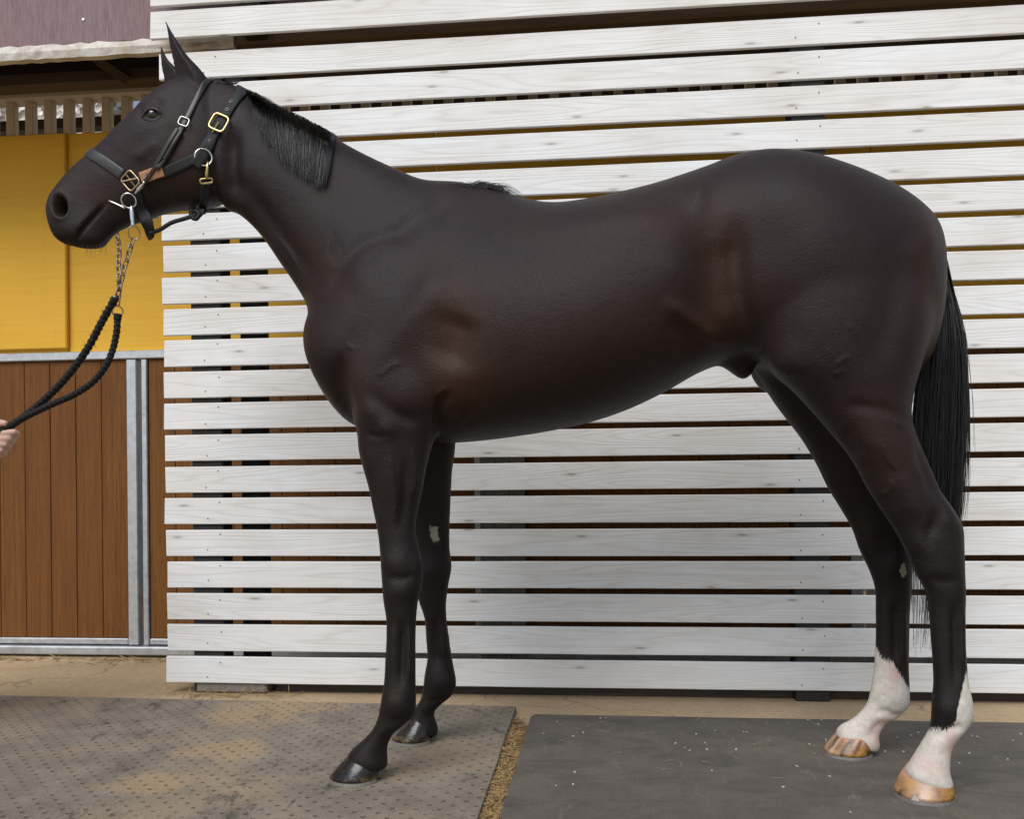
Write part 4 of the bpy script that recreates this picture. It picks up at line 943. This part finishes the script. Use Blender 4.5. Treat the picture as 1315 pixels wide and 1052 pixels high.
# ------------------------------------------------------------------ tack
M['nylon'] = plain('black_nylon_webbing', (0.011, 0.012, 0.014), 0.62, 0.35, 700.0, 0.5, 0.35)
M['leather'] = plain('dark_worn_leather', (0.024, 0.022, 0.018), 0.42, 0.4, 60.0, 0.3, 0.5)
M['nose_leather'] = plain('grey_black_noseband_leather', (0.020, 0.021, 0.020), 0.5, 0.35, 120.0, 0.3, 0.5)
M['tan'] = plain('tan_leather_plate', (0.40, 0.21, 0.12), 0.55, 0.3, 90.0, 0.25, 0.4)
M['stamp'] = plain('stamped_lettering', (0.09, 0.045, 0.03), 0.7, 0.2)
M['brass'] = metal('brass', (0.66, 0.52, 0.26), 0.24); M['silver'] = metal('nickel_plate', (0.72, 0.71, 0.69), 0.18); M['iron'] = metal('tarnished_chain', (0.25, 0.20, 0.15), 0.38)
M['rope'] = plain('black_braided_rope', (0.010, 0.0095, 0.010), 0.75, 0.5, 260.0, 0.6, 0.3)
M['dull_brass'] = metal('dull_brass', (0.42, 0.33, 0.20), 0.32)
def pt(q, off):
    if len(q) == 2: return hit(q[0], q[1], off, HY0(q[0])-0.05)
    if q[2] == 'y': return unp(q[0], q[1], q[3]), -HY
    if q[2] == 'p': return np.asarray(q[3]), np.asarray(q[4])
def ribbon(P_, N_, width, th, n, closed=False):
    P_ = np.array(P_); N_ = np.array(N_)
    X = catmull(np.hstack([P_, N_]), n); Pp, Nn = X[:, :3], X[:, 3:]
    # smooth the resting curve a little so that it bridges hollows like a taut strap
    for _ in range(2): Pp[1:-1] = (Pp[:-2]+2*Pp[1:-1]+Pp[2:])/4
    T = np.gradient(Pp, axis=0); T /= np.linalg.norm(T, axis=1)[:, None]
    Nn = Nn - T*(Nn*T).sum(1)[:, None]; Nn /= np.linalg.norm(Nn, axis=1)[:, None]; B = np.cross(T, Nn)
    w_ = np.broadcast_to(np.asarray(width, float), (n,)) if np.isscalar(width) else np.interp(np.linspace(0, 1, n), np.linspace(0, 1, len(width)), width)
    V = []; F = []; prof = [(-1, -.3), (-.92, .45), (-.6, 1), (.6, 1), (.92, .45), (1, -.3), (.9, -1), (-.9, -1)]
    for i in range(n):
        for a, b in prof: V.append(Pp[i]+B[i]*a*w_[i]/2+Nn[i]*b*th/2)
    k = len(prof)
    for i in range(n-1):
        for j in range(k): F.append((i*k+j, i*k+(j+1) % k, (i+1)*k+(j+1) % k, (i+1)*k+j))
    F.append(tuple(range(k-1, -1, -1))); F.append(tuple((n-1)*k+j for j in range(k)))
    return V, F
def strap(name, pts, width, th, mat, parent, off=0.003, n=28, smooth=False):
    PN = [pt(q, off) for q in pts]
    V, F = ribbon([a for a, b in PN], [b for a, b in PN], width, th, n)
    return from_py(name, V, F, mat, parent, smooth)
def mirror_head(p, off):
    u_ = proj(p)[0]; q = p - 2*(lat(p)-HY0(u_))*HY
    return near_surf(q, off)
def loop_obj(name, centre, nrm, axis, w_, h_, r, mat, parent, power=2.0, k=32):
    """ring / rounded square of wire facing nrm, w_ along axis"""
    nrm = np.array(nrm)/np.linalg.norm(nrm); ax = np.array(axis)-nrm*(np.array(axis)@nrm); ax /= np.linalg.norm(ax); ay = np.cross(nrm, ax)
    P_ = []
    for j in range(k):
        a = 2*math.pi*j/k; c, s = math.cos(a), math.sin(a)
        P_.append(np.array(centre)+ax*(np.sign(c)*abs(c)**(2/power))*w_/2+ay*(np.sign(s)*abs(s)**(2/power))*h_/2)
    V, F = tube(P_, r, 8, closed=True); return from_py(name, V, F, mat, parent, True)
def pxdir(a, b, off=0.0):
    p, _ = pt(a, off); q, _ = pt(b, off); return (q-p)/np.linalg.norm(q-p)
hp, _ = hit(261, 203)
halter = empty('halter', tuple(hp), 'black webbing halter with brass buckles and tan leather plate on the horse head', 'halter')
# noseband over the nose, both sides
nb = [hit(158, 225, .004), hit(146, 216, .004), hit(133, 207, .004), hit(121, 200, .004), hit(115, 199, .004)]
ridge = near_surf(unp(111.5, 192, HY0(112)-0.012), .004); ridge2 = near_surf(unp(111.5, 192, HY0(112)+0.012), .004)
far = [mirror_head(p, .004) for p, n_ in nb][::-1]
seq = nb[:-1]+[ridge, ridge2]+far[1:]
V, F = ribbon([a for a, b in seq], [b for a, b in seq], 0.031, 0.0042, 50); from_py('noseband', V, F, M['nose_leather'], halter, True)
# square brass link at the cheek
p, n_ = hit(170, 233, .009); loop_obj('square_buckle', p, n_, pxdir((162, 238), (176, 223)), 0.040, 0.046, 0.0026, M['dull_brass'], halter, 5.0)
V, F = tube([hit(158, 234, .009)[0], hit(180, 229, .010)[0]], 0.0022, 8); from_py('buckle_bar', V, F, M['dull_brass'], halter)
V, F = tube([hit(163, 223, .010)[0], hit(178, 243, .009)[0]], 0.0022, 8); from_py('buckle_bar', V, F, M['dull_brass'], halter)
# cheek strap with tan leather plate
strap('cheek_strap', [(184, 231), (200, 225), (215, 220), (235, 211), (254, 203)], 0.028, 0.005, M['nylon'], halter, .0045, 30)
pl = strap('leather_plate', [(183, 229), (192, 225.5), (201, 222), (211, 219)], 0.030, 0.003, M['tan'], halter, .0095, 16)
# stamped marks on the plate (a short worn word)
PV = []; 
for k in range(7):
    a, n_ = hit(191+k*2.6, 226-k*1.0, .0115); b, _ = hit(191.6+k*2.6, 223-k*1.0, .0115)
    PV.append(tube([a, (a+b)/2+n_*.0005, b], 0.0006, 4))
    if k % 2 == 0:
        c, _ = hit(193+k*2.6, 224-k*1.0, .0115); PV.append(tube([b, c], 0.0005, 4))
V, F = join_vf(PV); from_py('lettering', V, F, M['stamp'], pl)
# ring, crown strap with eyelets and brass buckle
p, n_ = hit(261, 203, .010); loop_obj('ring', p, n_, HX, 0.044, 0.044, 0.0026, M['silver'], halter)
cr = [hit(257, 207, .007), hit(264, 193, .006), hit(272, 178, .005), hit(282, 161, .005), hit(292, 144, .005), hit(302, 129, .005), hit(309, 121, .005)]
top1 = near_surf(unp(312, 115, -0.03), .005); top2 = near_surf(unp(312, 115, 0.01), .005)
def mirror_neck(p, off):
    q = p - 2*(lat(p)+0.018)*HY; return near_surf(q, off)
seq = cr + [top1, top2] + [mirror_neck(a, .005) for a, b in cr[::-1]]
V, F = ribbon([a for a, b in seq], [b for a, b in seq], 0.033, 0.005, 70); crown = from_py('crown_strap', V, F, M['nylon'], halter, True)
strap('strap_end', [(251, 213), (256, 206), (262, 196)], 0.032, 0.005, M['nylon'], halter, .0115, 10)
p, n_ = hit(283, 160, .011); bk = loop_obj('crown_buckle', p, n_, pxdir((283, 160), (292, 145)), 0.046, 0.046, 0.0036, M['brass'], halter, 4.5)
V, F = tube([hit(275, 172, .011)[0], hit(283, 160, .0125)[0]], 0.002, 6); from_py('buckle_tongue', V, F, M['brass'], bk)
for (eu, ev) in ((270, 183), (264, 194), (293, 143), (298, 133)):
    p, n_ = hit(eu, ev, .0085); loop_obj('eyelet', p, n_, HX, 0.0085, 0.0085, 0.0012, M['iron'], crown, 2.0, 12)
# throat strap: brass snap, then webbing down round the jaw
sn = empty('snap_hook', tuple(hit(264, 222, .01)[0])); sn.parent = halter; sn.matrix_parent_inverse = Matrix.Translation(-halter.location)
V, F = tube([hit(266, 208, .012)[0], hit(265.5, 216, .014)[0], hit(265, 224, .013)[0], hit(264.5, 229, .012)[0]], [.0022, .004, .0062, .003], 8); from_py('snap_body', V, F, M['brass'], sn, True)
p, n_ = hit(264.5, 231.5, .011); loop_obj('snap_eye', p, n_, HX, 0.032, 0.012, 0.0028, M['brass'], sn, 4.0)
jb = unp(262, 271, HY0(262)-0.03)
strap('throat_strap', [(264, 231), (263.5, 243), (262.5, 256), (260, 266), (256, 273, 'y', HY0(258)-.055), (252, 277, 'y', HY0(252)-.03), (248, 276, 'y', HY0(250)+.03)], 0.026, 0.005, M['nylon'], halter, .006, 30)
# chin strap: from the square link down behind the chin, and the rolled strap back along the jaw
strap('chin_strap', [(176, 243), (179, 256), (183, 270), (188, 284, 'y', HY0(188)-.05), (192, 298, 'y', HY0(190)-.03), (193, 300, 'y', HY0(190)+.02), (188, 286, 'y', HY0(188)+.055)], [0.022, 0.026, 0.036, 0.036, 0.03, 0.03, 0.026], 0.005, M['nylon'], halter, .005, 36)
V, F = tube(catmull(np.array([unp(191, 300, HY0(190)-.035), unp(205, 295, HY0(205)-.035), unp(220, 286, HY0(220)-.04), unp(236, 281, HY0(236)-.045), unp(252, 276, HY0(252)-.05)]), 18), 0.0062, 8); from_py('jaw_strap', V, F, M['nylon'], halter, True)
V, F = tube(ell_pts := catmull(np.array([unp(251, 270, -.075), unp(256, 275, -.078), unp(252, 281, -.078), unp(246, 278, -.074), unp(245, 272, -.07)]), 14), 0.006, 8); from_py('keeper_loop', V, F, M['nylon'], halter, True)

# bridle headpiece with bit
bp, _ = hit(237, 158)
bridle = empty('bridle', tuple(bp), 'thin worn leather bridle cheekpiece with silver snaffle bit ring', 'bridle')
hd = [hit(204, 217, .016), hit(212, 205, .007), hit(222, 186, .004), hit(231, 170, .004), hit(238, 157, .004), hit(247, 139, .004), hit(256, 121, .004), hit(264, 106, .005)]
tp = near_surf(unp(271, 100, -0.03), .004); tp2 = near_surf(unp(272, 99, 0.01), .004)
seq = hd + [tp, tp2] + [mirror_neck(a, .004) for a, b in hd[3:][::-1]]
V, F = ribbon([a for a, b in seq], [b for a, b in seq], 0.0155, 0.0042, 60); from_py('headpiece', V, F, M['leather'], bridle, True)
strap('cheekpiece', [(188, 234), (195, 226), (203, 213), (212, 197), (220, 183), (230, 168)], 0.0105, 0.004, M['leather'], bridle, .0135, 24)
strap('strap_end', [(233, 170), (224, 183), (216, 196), (211, 204)], 0.016, 0.004, M['leather'], bridle, .010, 16)
p, n_ = hit(237, 158, .009); loop_obj('buckle', p, n_, pxdir((237, 158), (242, 148)), 0.024, 0.026, 0.0018, M['silver'], bridle, 4.0)
V, F = tube(catmull(np.array([hit(189, 233, .016)[0], hit(183, 240, .014)[0], hit(180, 243, .015)[0], hit(176, 248, .014)[0]]), 10), [.003]*3+[.005]*4+[.003]*3, 8); from_py('cheek_hook', V, F, M['silver'], bridle, True)
pr, nr = hit(167, 257, .011); loop_obj('bit_ring', pr, nr, HX, 0.039, 0.039, 0.0022, M['silver'], bridle)
V, F = tube(catmull(np.array([hit(138.5, 257.5, -.003)[0], hit(146, 260, .004)[0], hit(155, 263.5, .008)[0], hit(161.5, 266, .011)[0]]), 12), [0.0026]*9+[.0036]*3, 8); from_py('mouthpiece', V, F, M['silver'], bridle, True)
# far side ring
q, qn = mirror_head(pr, .008); loop_obj('bit_ring', q, qn, HX, 0.039, 0.039, 0.0022, M['silver'], bridle)

# ------------------------------------------------------------------ lead: snap, chain and rope
lp = unp(172, 296, HY0(172)-.06)
lead = empty('lead_rope', tuple(lp), 'black braided lead rope with chain clipped to the bit ring and held in a hand', 'lead rope')
V, F = tube(catmull(np.array([unp(169, 264, lat(pr)-.008), unp(169.5, 271, lat(pr)-.008), unp(170, 279, lat(pr)-.008), unp(170.8, 287, lat(pr)-.008), unp(171.3, 292, lat(pr)-.006)]), 14), [.003, .005, .0065, .0068, .007, .007, .0068, .0065, .0065, .006, .005, .0065, .0065, .004], 8); from_py('snap_hook', V, F, M['silver'], lead, True)
YL = lat(pr)+0.005
loop_obj('ring', unp(172, 299, YL), C0-unp(172, 299, YL), HX, 0.030, 0.036, 0.002, M['dull_brass'], lead)
def chain(pts, pitch, L, W, r):
    Q = catmull(np.array(pts), 200); d = np.r_[0, np.cumsum(np.linalg.norm(np.diff(Q, axis=0), axis=1))]; s = 0.0; k = 0
    while s < d[-1]-pitch*0.5:
        a = np.array([np.interp(s, d, Q[:, c]) for c in range(3)]); b = np.array([np.interp(min(d[-1], s+pitch), d, Q[:, c]) for c in range(3)])
        T = (b-a)/np.linalg.norm(b-a); side = np.cross(T, HY); side /= np.linalg.norm(side); sd = side if k % 2 == 0 else np.cross(T, side)
        sd = sd*math.cos(.35) + np.cross(T, sd)*math.sin(.35)
        c = (a+b)/2; P_ = []
        for j in range(16):
            an = 2*math.pi*j/16; x, y = math.cos(an), math.sin(an)
            P_.append(c + T*(np.sign(x)*max(0, L/2-W/2) + x*W/2) + sd*y*W/2)
        V, F = tube(P_, r, 6, closed=True); from_py('chain_link', V, F, M['iron'], lead, True); s += pitch; k += 1
chain([unp(171, 307, YL), unp(165, 326, YL-.005), unp(158, 350, YL-.012), unp(153, 372, YL-.015), unp(150, 384, YL-.016)], 0.0205, 0.0285, 0.0130, 0.0020)
chain([unp(150, 300, YL+.04), unp(153, 318, YL+.02), unp(152, 340, YL), unp(153, 362, YL-.01), unp(152, 384, YL-.012), unp(151, 393, YL-.012)], 0.0205, 0.0285, 0.0130, 0.0020)
loop_obj('ring', unp(151, 399.5, YL-.012), C0-unp(151, 399, YL), HX, 0.027, 0.027, 0.002, M['dull_brass'], lead)
YHAND = YL-0.02
def rope(pts, r, twist):
    Q = catmull(np.array(pts), 240); d = np.r_[0, np.cumsum(np.linalg.norm(np.diff(Q, axis=0), axis=1))]
    T, N_, B_ = frames(Q); parts = []
    for s in range(4):       # four plaited strands around the core
        sg = 1 if s % 2 == 0 else -1
        ph = math.pi*0.5*s
        A = Q + (np.cos(sg*d*twist+ph)*r*0.52)[:, None]*N_ + (np.sin(sg*d*twist+ph)*r*0.52)[:, None]*B_
        parts.append(tube(A, r*0.58, 6))
    parts.append(tube(Q, r*0.75, 8)); return join_vf(parts)
hz0 = YHAND
s1 = [unp(148, 383, YL-.02), unp(140, 397, YL-.02), unp(131, 413, YL-.02), unp(117, 440, hz0), unp(100, 466, hz0), (unp(76, 495, hz0)), unp(45, 524, hz0), unp(20, 543, hz0), unp(0, 555, hz0), unp(-30, 570, hz0), unp(-70, 590, hz0)]
V, F = rope(s1, 0.0098, 210.0); from_py('rope', V, F, M['rope'], lead, True)
s2 = [unp(151, 405, YL-.012), unp(150, 425, YL-.012), unp(146, 445, YL-.014), unp(137, 468, hz0-.005), unp(120, 490, hz0-.008), unp(97, 506, hz0-.010), unp(70, 518, hz0-.014), unp(42, 531, hz0-.018), unp(18, 544, hz0-.018), unp(0, 556, hz0-.014), unp(-30, 574, hz0-.012), unp(-66, 600, hz0-.012)]
V, F = rope(s2, 0.0088, 230.0); from_py('rope', V, F, M['rope'], lead, True)
V, F = tube(catmull(np.array([unp(151.5, 403, YL-.012), unp(151, 408, YL-.012), unp(150.6, 411, YL-.012)]), 6), [.010, .0115, .0105, .0105, .011, .0095], 10); from_py('rope_whipping', V, F, M['rope'], lead, True)
V, F = tube(catmull(np.array([unp(151, 381, YL-.018), unp(146, 382, YL-.022), unp(142, 385, YL-.022)]), 6), [.004, .006, .0065, .006, .005, .004], 8); from_py('swivel', V, F, M['iron'], lead, True)
paths = []
for i in range(46):
    t = random.random()**1.3; u_ = 147-t*60; k = np.interp(t, [0, 1], [385, 484]); q = np.interp(u_, [87, 100, 117, 131, 140, 147], [482, 466, 440, 413, 397, 385])
    p = unp(u_, q, YL-.02); dr = np.array([random.gauss(0, 1), random.gauss(0, 1), random.gauss(0, 1)]); dr /= np.linalg.norm(dr); L = random.uniform(.008, .022)
    paths.append(np.array([p+dr*.007, p+dr*(.007+L*.5), p+dr*(.007+L)+HZ*-.003]))
strands('frayed_fibres', paths, 0.0007, M['rope'], lead)
# ------------------------------------------------------------------ the handler whose hand shows at the edge
M['skin'] = plain('skin', (0.50, 0.315, 0.245), 0.5, 0.12, 60.0, 0.15, 0.4)
M['jacket'] = plain('black_jacket', (0.018, 0.018, 0.017), 0.75, 0.3, 200.0, 0.4, 0.3)
M['trousers'] = plain('dark_trousers', (0.03, 0.032, 0.04), 0.8, 0.3, 200.0, 0.4, 0.3)
M['boots'] = plain('black_rubber_boots', (0.012, 0.012, 0.012), 0.4, 0.3)
def px(u, v, dy=0.0): return unp(u-4, v-3, YHAND+dy)
pc = px(-26, 566, 0.004)                       # centre of the palm
base = px(-190, 600, 0.16); bx_, by_ = base[0], base[1]
person = empty('person', (bx_, by_, 0), 'person in a black jacket holding the lead rope at arm length', 'person')
def blend(name, segs, mat, parent, vox, it=6):
    V, F = join_vf(segs); me = bpy.data.meshes.new(name); me.from_pydata([tuple(map(float, p)) for p in V], [], F); me.update()
    t_ = bpy.data.objects.new('t', me); COL.objects.link(t_)
    m1 = t_.modifiers.new('r', 'REMESH'); m1.mode = 'VOXEL'; m1.voxel_size = vox
    m2 = t_.modifiers.new('s', 'SMOOTH'); m2.factor = 0.5; m2.iterations = it
    out = bpy.data.meshes.new_from_object(t_.evaluated_get(bpy.context.evaluated_depsgraph_get())); bpy.data.objects.remove(t_)
    out.name = name; return link(name, out, mat, parent, True)
def limb(pts, rads, n=18, k=12):
    X = catmull(np.array([list(p)+[r] for p, r in zip(pts, rads)]), n); X[:, 3] = np.maximum(X[:, 3], .002)
    ends = []
    P_ = X[:, :3]; r_ = X[:, 3]
    t0 = P_[0]-P_[1]; t0 /= np.linalg.norm(t0); t1 = P_[-1]-P_[-2]; t1 /= np.linalg.norm(t1)
    P2 = np.vstack([P_[0]+t0*r_[0]*.9, P_[0]+t0*r_[0]*.6, P_, P_[-1]+t1*r_[-1]*.6, P_[-1]+t1*r_[-1]*.9]); r2 = np.r_[r_[0]*.35, r_[0]*.8, r_, r_[-1]*.8, r_[-1]*.35]
    return tube(P2, r2, k)
W3 = lambda x, y, z: np.array([bx_+x, by_+y, z])
wrist = px(-62, 556, 0.02); elbow = W3(-0.02, -0.17, 1.02); shoulder = W3(-0.05, -0.18, 1.35)
shoulder2 = W3(-0.05, 0.18, 1.35); elbow2 = W3(-0.10, 0.25, 1.10); wrist2 = W3(0.10, 0.22, 0.93)
S_ = []
# right hand: palm, four fingers curling under the rope, thumb on top
S_.append(limb([wrist, px(-45, 558, .014), pc, px(-12, 562, .0)], [.028, .032, .036, .026]))
S_.append(limb([px(-30, 570, -.004), px(-8, 570, -.012), px(4, 570, -.016)], [.030, .026, .017]))
for k_ in range(4):
    du, dv = -5.5*k_, 7.8*k_; sc_ = (1.0, 1.03, .97, .86)[k_]
    S_.append(limb([px(-16+du, 562+dv, -.010), px(8+du, 565+dv, -.016), px(25+du, 562+dv, -.030), px(24+du, 558.5+dv, -.044), px(8+du, 559.5+dv, -.048)], [.0112*sc_, .0106*sc_, .0098*sc_, .0094*sc_, .0082*sc_]))
S_.append(limb([px(-38, 552, -.004), px(-20, 545, -.014), px(-4, 545, -.022), px(11, 547, -.024)], [.0150, .0125, .0110, .0088]))
S_.append(limb([elbow, (elbow+wrist)/2, wrist], [.036, .036, .027])); S_.append(limb([shoulder, (shoulder+elbow)/2, elbow], [.05, .046, .036]))
S_.append(limb([shoulder2, elbow2, wrist2], [.05, .036, .027])); S_.append(limb([wrist2, wrist2+np.array([.08, -.02, -.03]), wrist2+np.array([.13, -.05, -.05])], [.03, .034, .022]))
for q in range(4):
    a = wrist2+np.array([.12, -.02-.012*q+.02, -.03-.018*q]); S_.append(limb([a, a+np.array([.045, -.01, -.012]), a+np.array([.05, -.03, -.03])], [.011, .0095, .008]))
a = wrist2+np.array([.05, -.02, 0.0]); S_.append(limb([a, a+np.array([.04, -.03, .012]), a+np.array([.07, -.035, .0])], [.014, .011, .009]))
S_.append(limb([W3(-.03, 0, .92), W3(-.02, 0, 1.10), W3(-.03, 0, 1.28), W3(-.05, 0, 1.42), W3(-.04, 0, 1.50), W3(-.01, 0, 1.56)], [.11, .12, .13, .11, .055, .055], 24, 18))
S_.append(limb([W3(0.01, 0, 1.545), W3(.02, 0, 1.58), W3(.012, 0, 1.64), W3(0, 0, 1.70)], [.055, .072, .088, .075], 16, 18))
S_.append(limb([W3(.088, 0, 1.645), W3(.108, 0, 1.615), W3(.098, 0, 1.60)], [.010, .014, .010])); S_.append(limb([W3(.085, -.022, 1.572), W3(.092, 0, 1.573), W3(.085, .022, 1.572)], [.006, .008, .006]))
for s in (-1, 1): S_.append(limb([W3(0, s*.086, 1.65), W3(-.01, s*.092, 1.625), W3(0, s*.086, 1.605)], [.012, .013, .009]))
for s in (-1, 1): S_.append(limb([W3(-.03, s*.09, .92), W3(-.02, s*.10, .52), W3(-.05, s*.10, .12), W3(-.04, s*.10, .06)], [.07, .055, .042, .042]))
blend('body', S_, M['skin'], person, 0.0036, 3)
J = [limb([W3(-.03, 0, .86), W3(-.02, 0, 1.10), W3(-.03, 0, 1.28), W3(-.05, 0, 1.42), W3(-.045, 0, 1.475)], [.175, .165, .172, .14, .075], 24, 18)]
def toward(a, b, f): return a+(b-a)*f
J.append(limb([W3(-.05, -.1, 1.37), shoulder, toward(shoulder, elbow, .5), elbow, toward(elbow, wrist, .6), toward(elbow, wrist, .955)], [.085, .076, .070, .068, .056, .044], 26, 14))
J.append(limb([W3(-.05, .1, 1.37), shoulder2, toward(shoulder2, elbow2, .5), elbow2, toward(elbow2, wrist2, .5), toward(elbow2, wrist2, .92)], [.085, .076, .070, .068, .056, .045], 26, 14))
blend('jacket', J, M['jacket'], person, 0.008, 4)
T_ = [limb([W3(-.03, 0, .90), W3(-.03, 0, .84)], [.165, .15], 8, 16)]
for s in (-1, 1): T_.append(limb([W3(-.03, s*.085, .88), W3(-.02, s*.10, .52), W3(-.05, s*.10, .18)], [.105, .080, .066], 18, 14))
blend('trousers', T_, M['trousers'], person, 0.009, 4)
for s in (-1, 1):
    blend('boot', [limb([W3(-.05, s*.10, .30), W3(-.05, s*.10, .16), W3(-.05, s*.10, .07)], [.062, .058, .052], 10, 14), limb([W3(-.07, s*.10, .048), W3(.04, s*.105, .045), W3(.13, s*.11, .036)], [.046, .046, .034], 12, 14)], M['boots'], person, 0.008, 3)
for s in (-1, 1):
    bm = bmesh.new(); bmesh.ops.create_uvsphere(bm, u_segments=14, v_segments=10, radius=0.011, matrix=Matrix.Translation(Vector(W3(.083, s*.032, 1.637)))); from_bm('eye', bm, M['eye'], person, True)
H_ = [limb([W3(-.02, 0, 1.665), W3(-.03, 0, 1.70), W3(-.03, 0, 1.735)], [.090, .092, .06], 10, 18), limb([W3(.06, -.05, 1.695), W3(.10, 0, 1.69), W3(.06, .05, 1.695)], [.012, .012, .012], 10, 10)]
blend('cap', H_, M['jacket'], person, 0.008, 3)
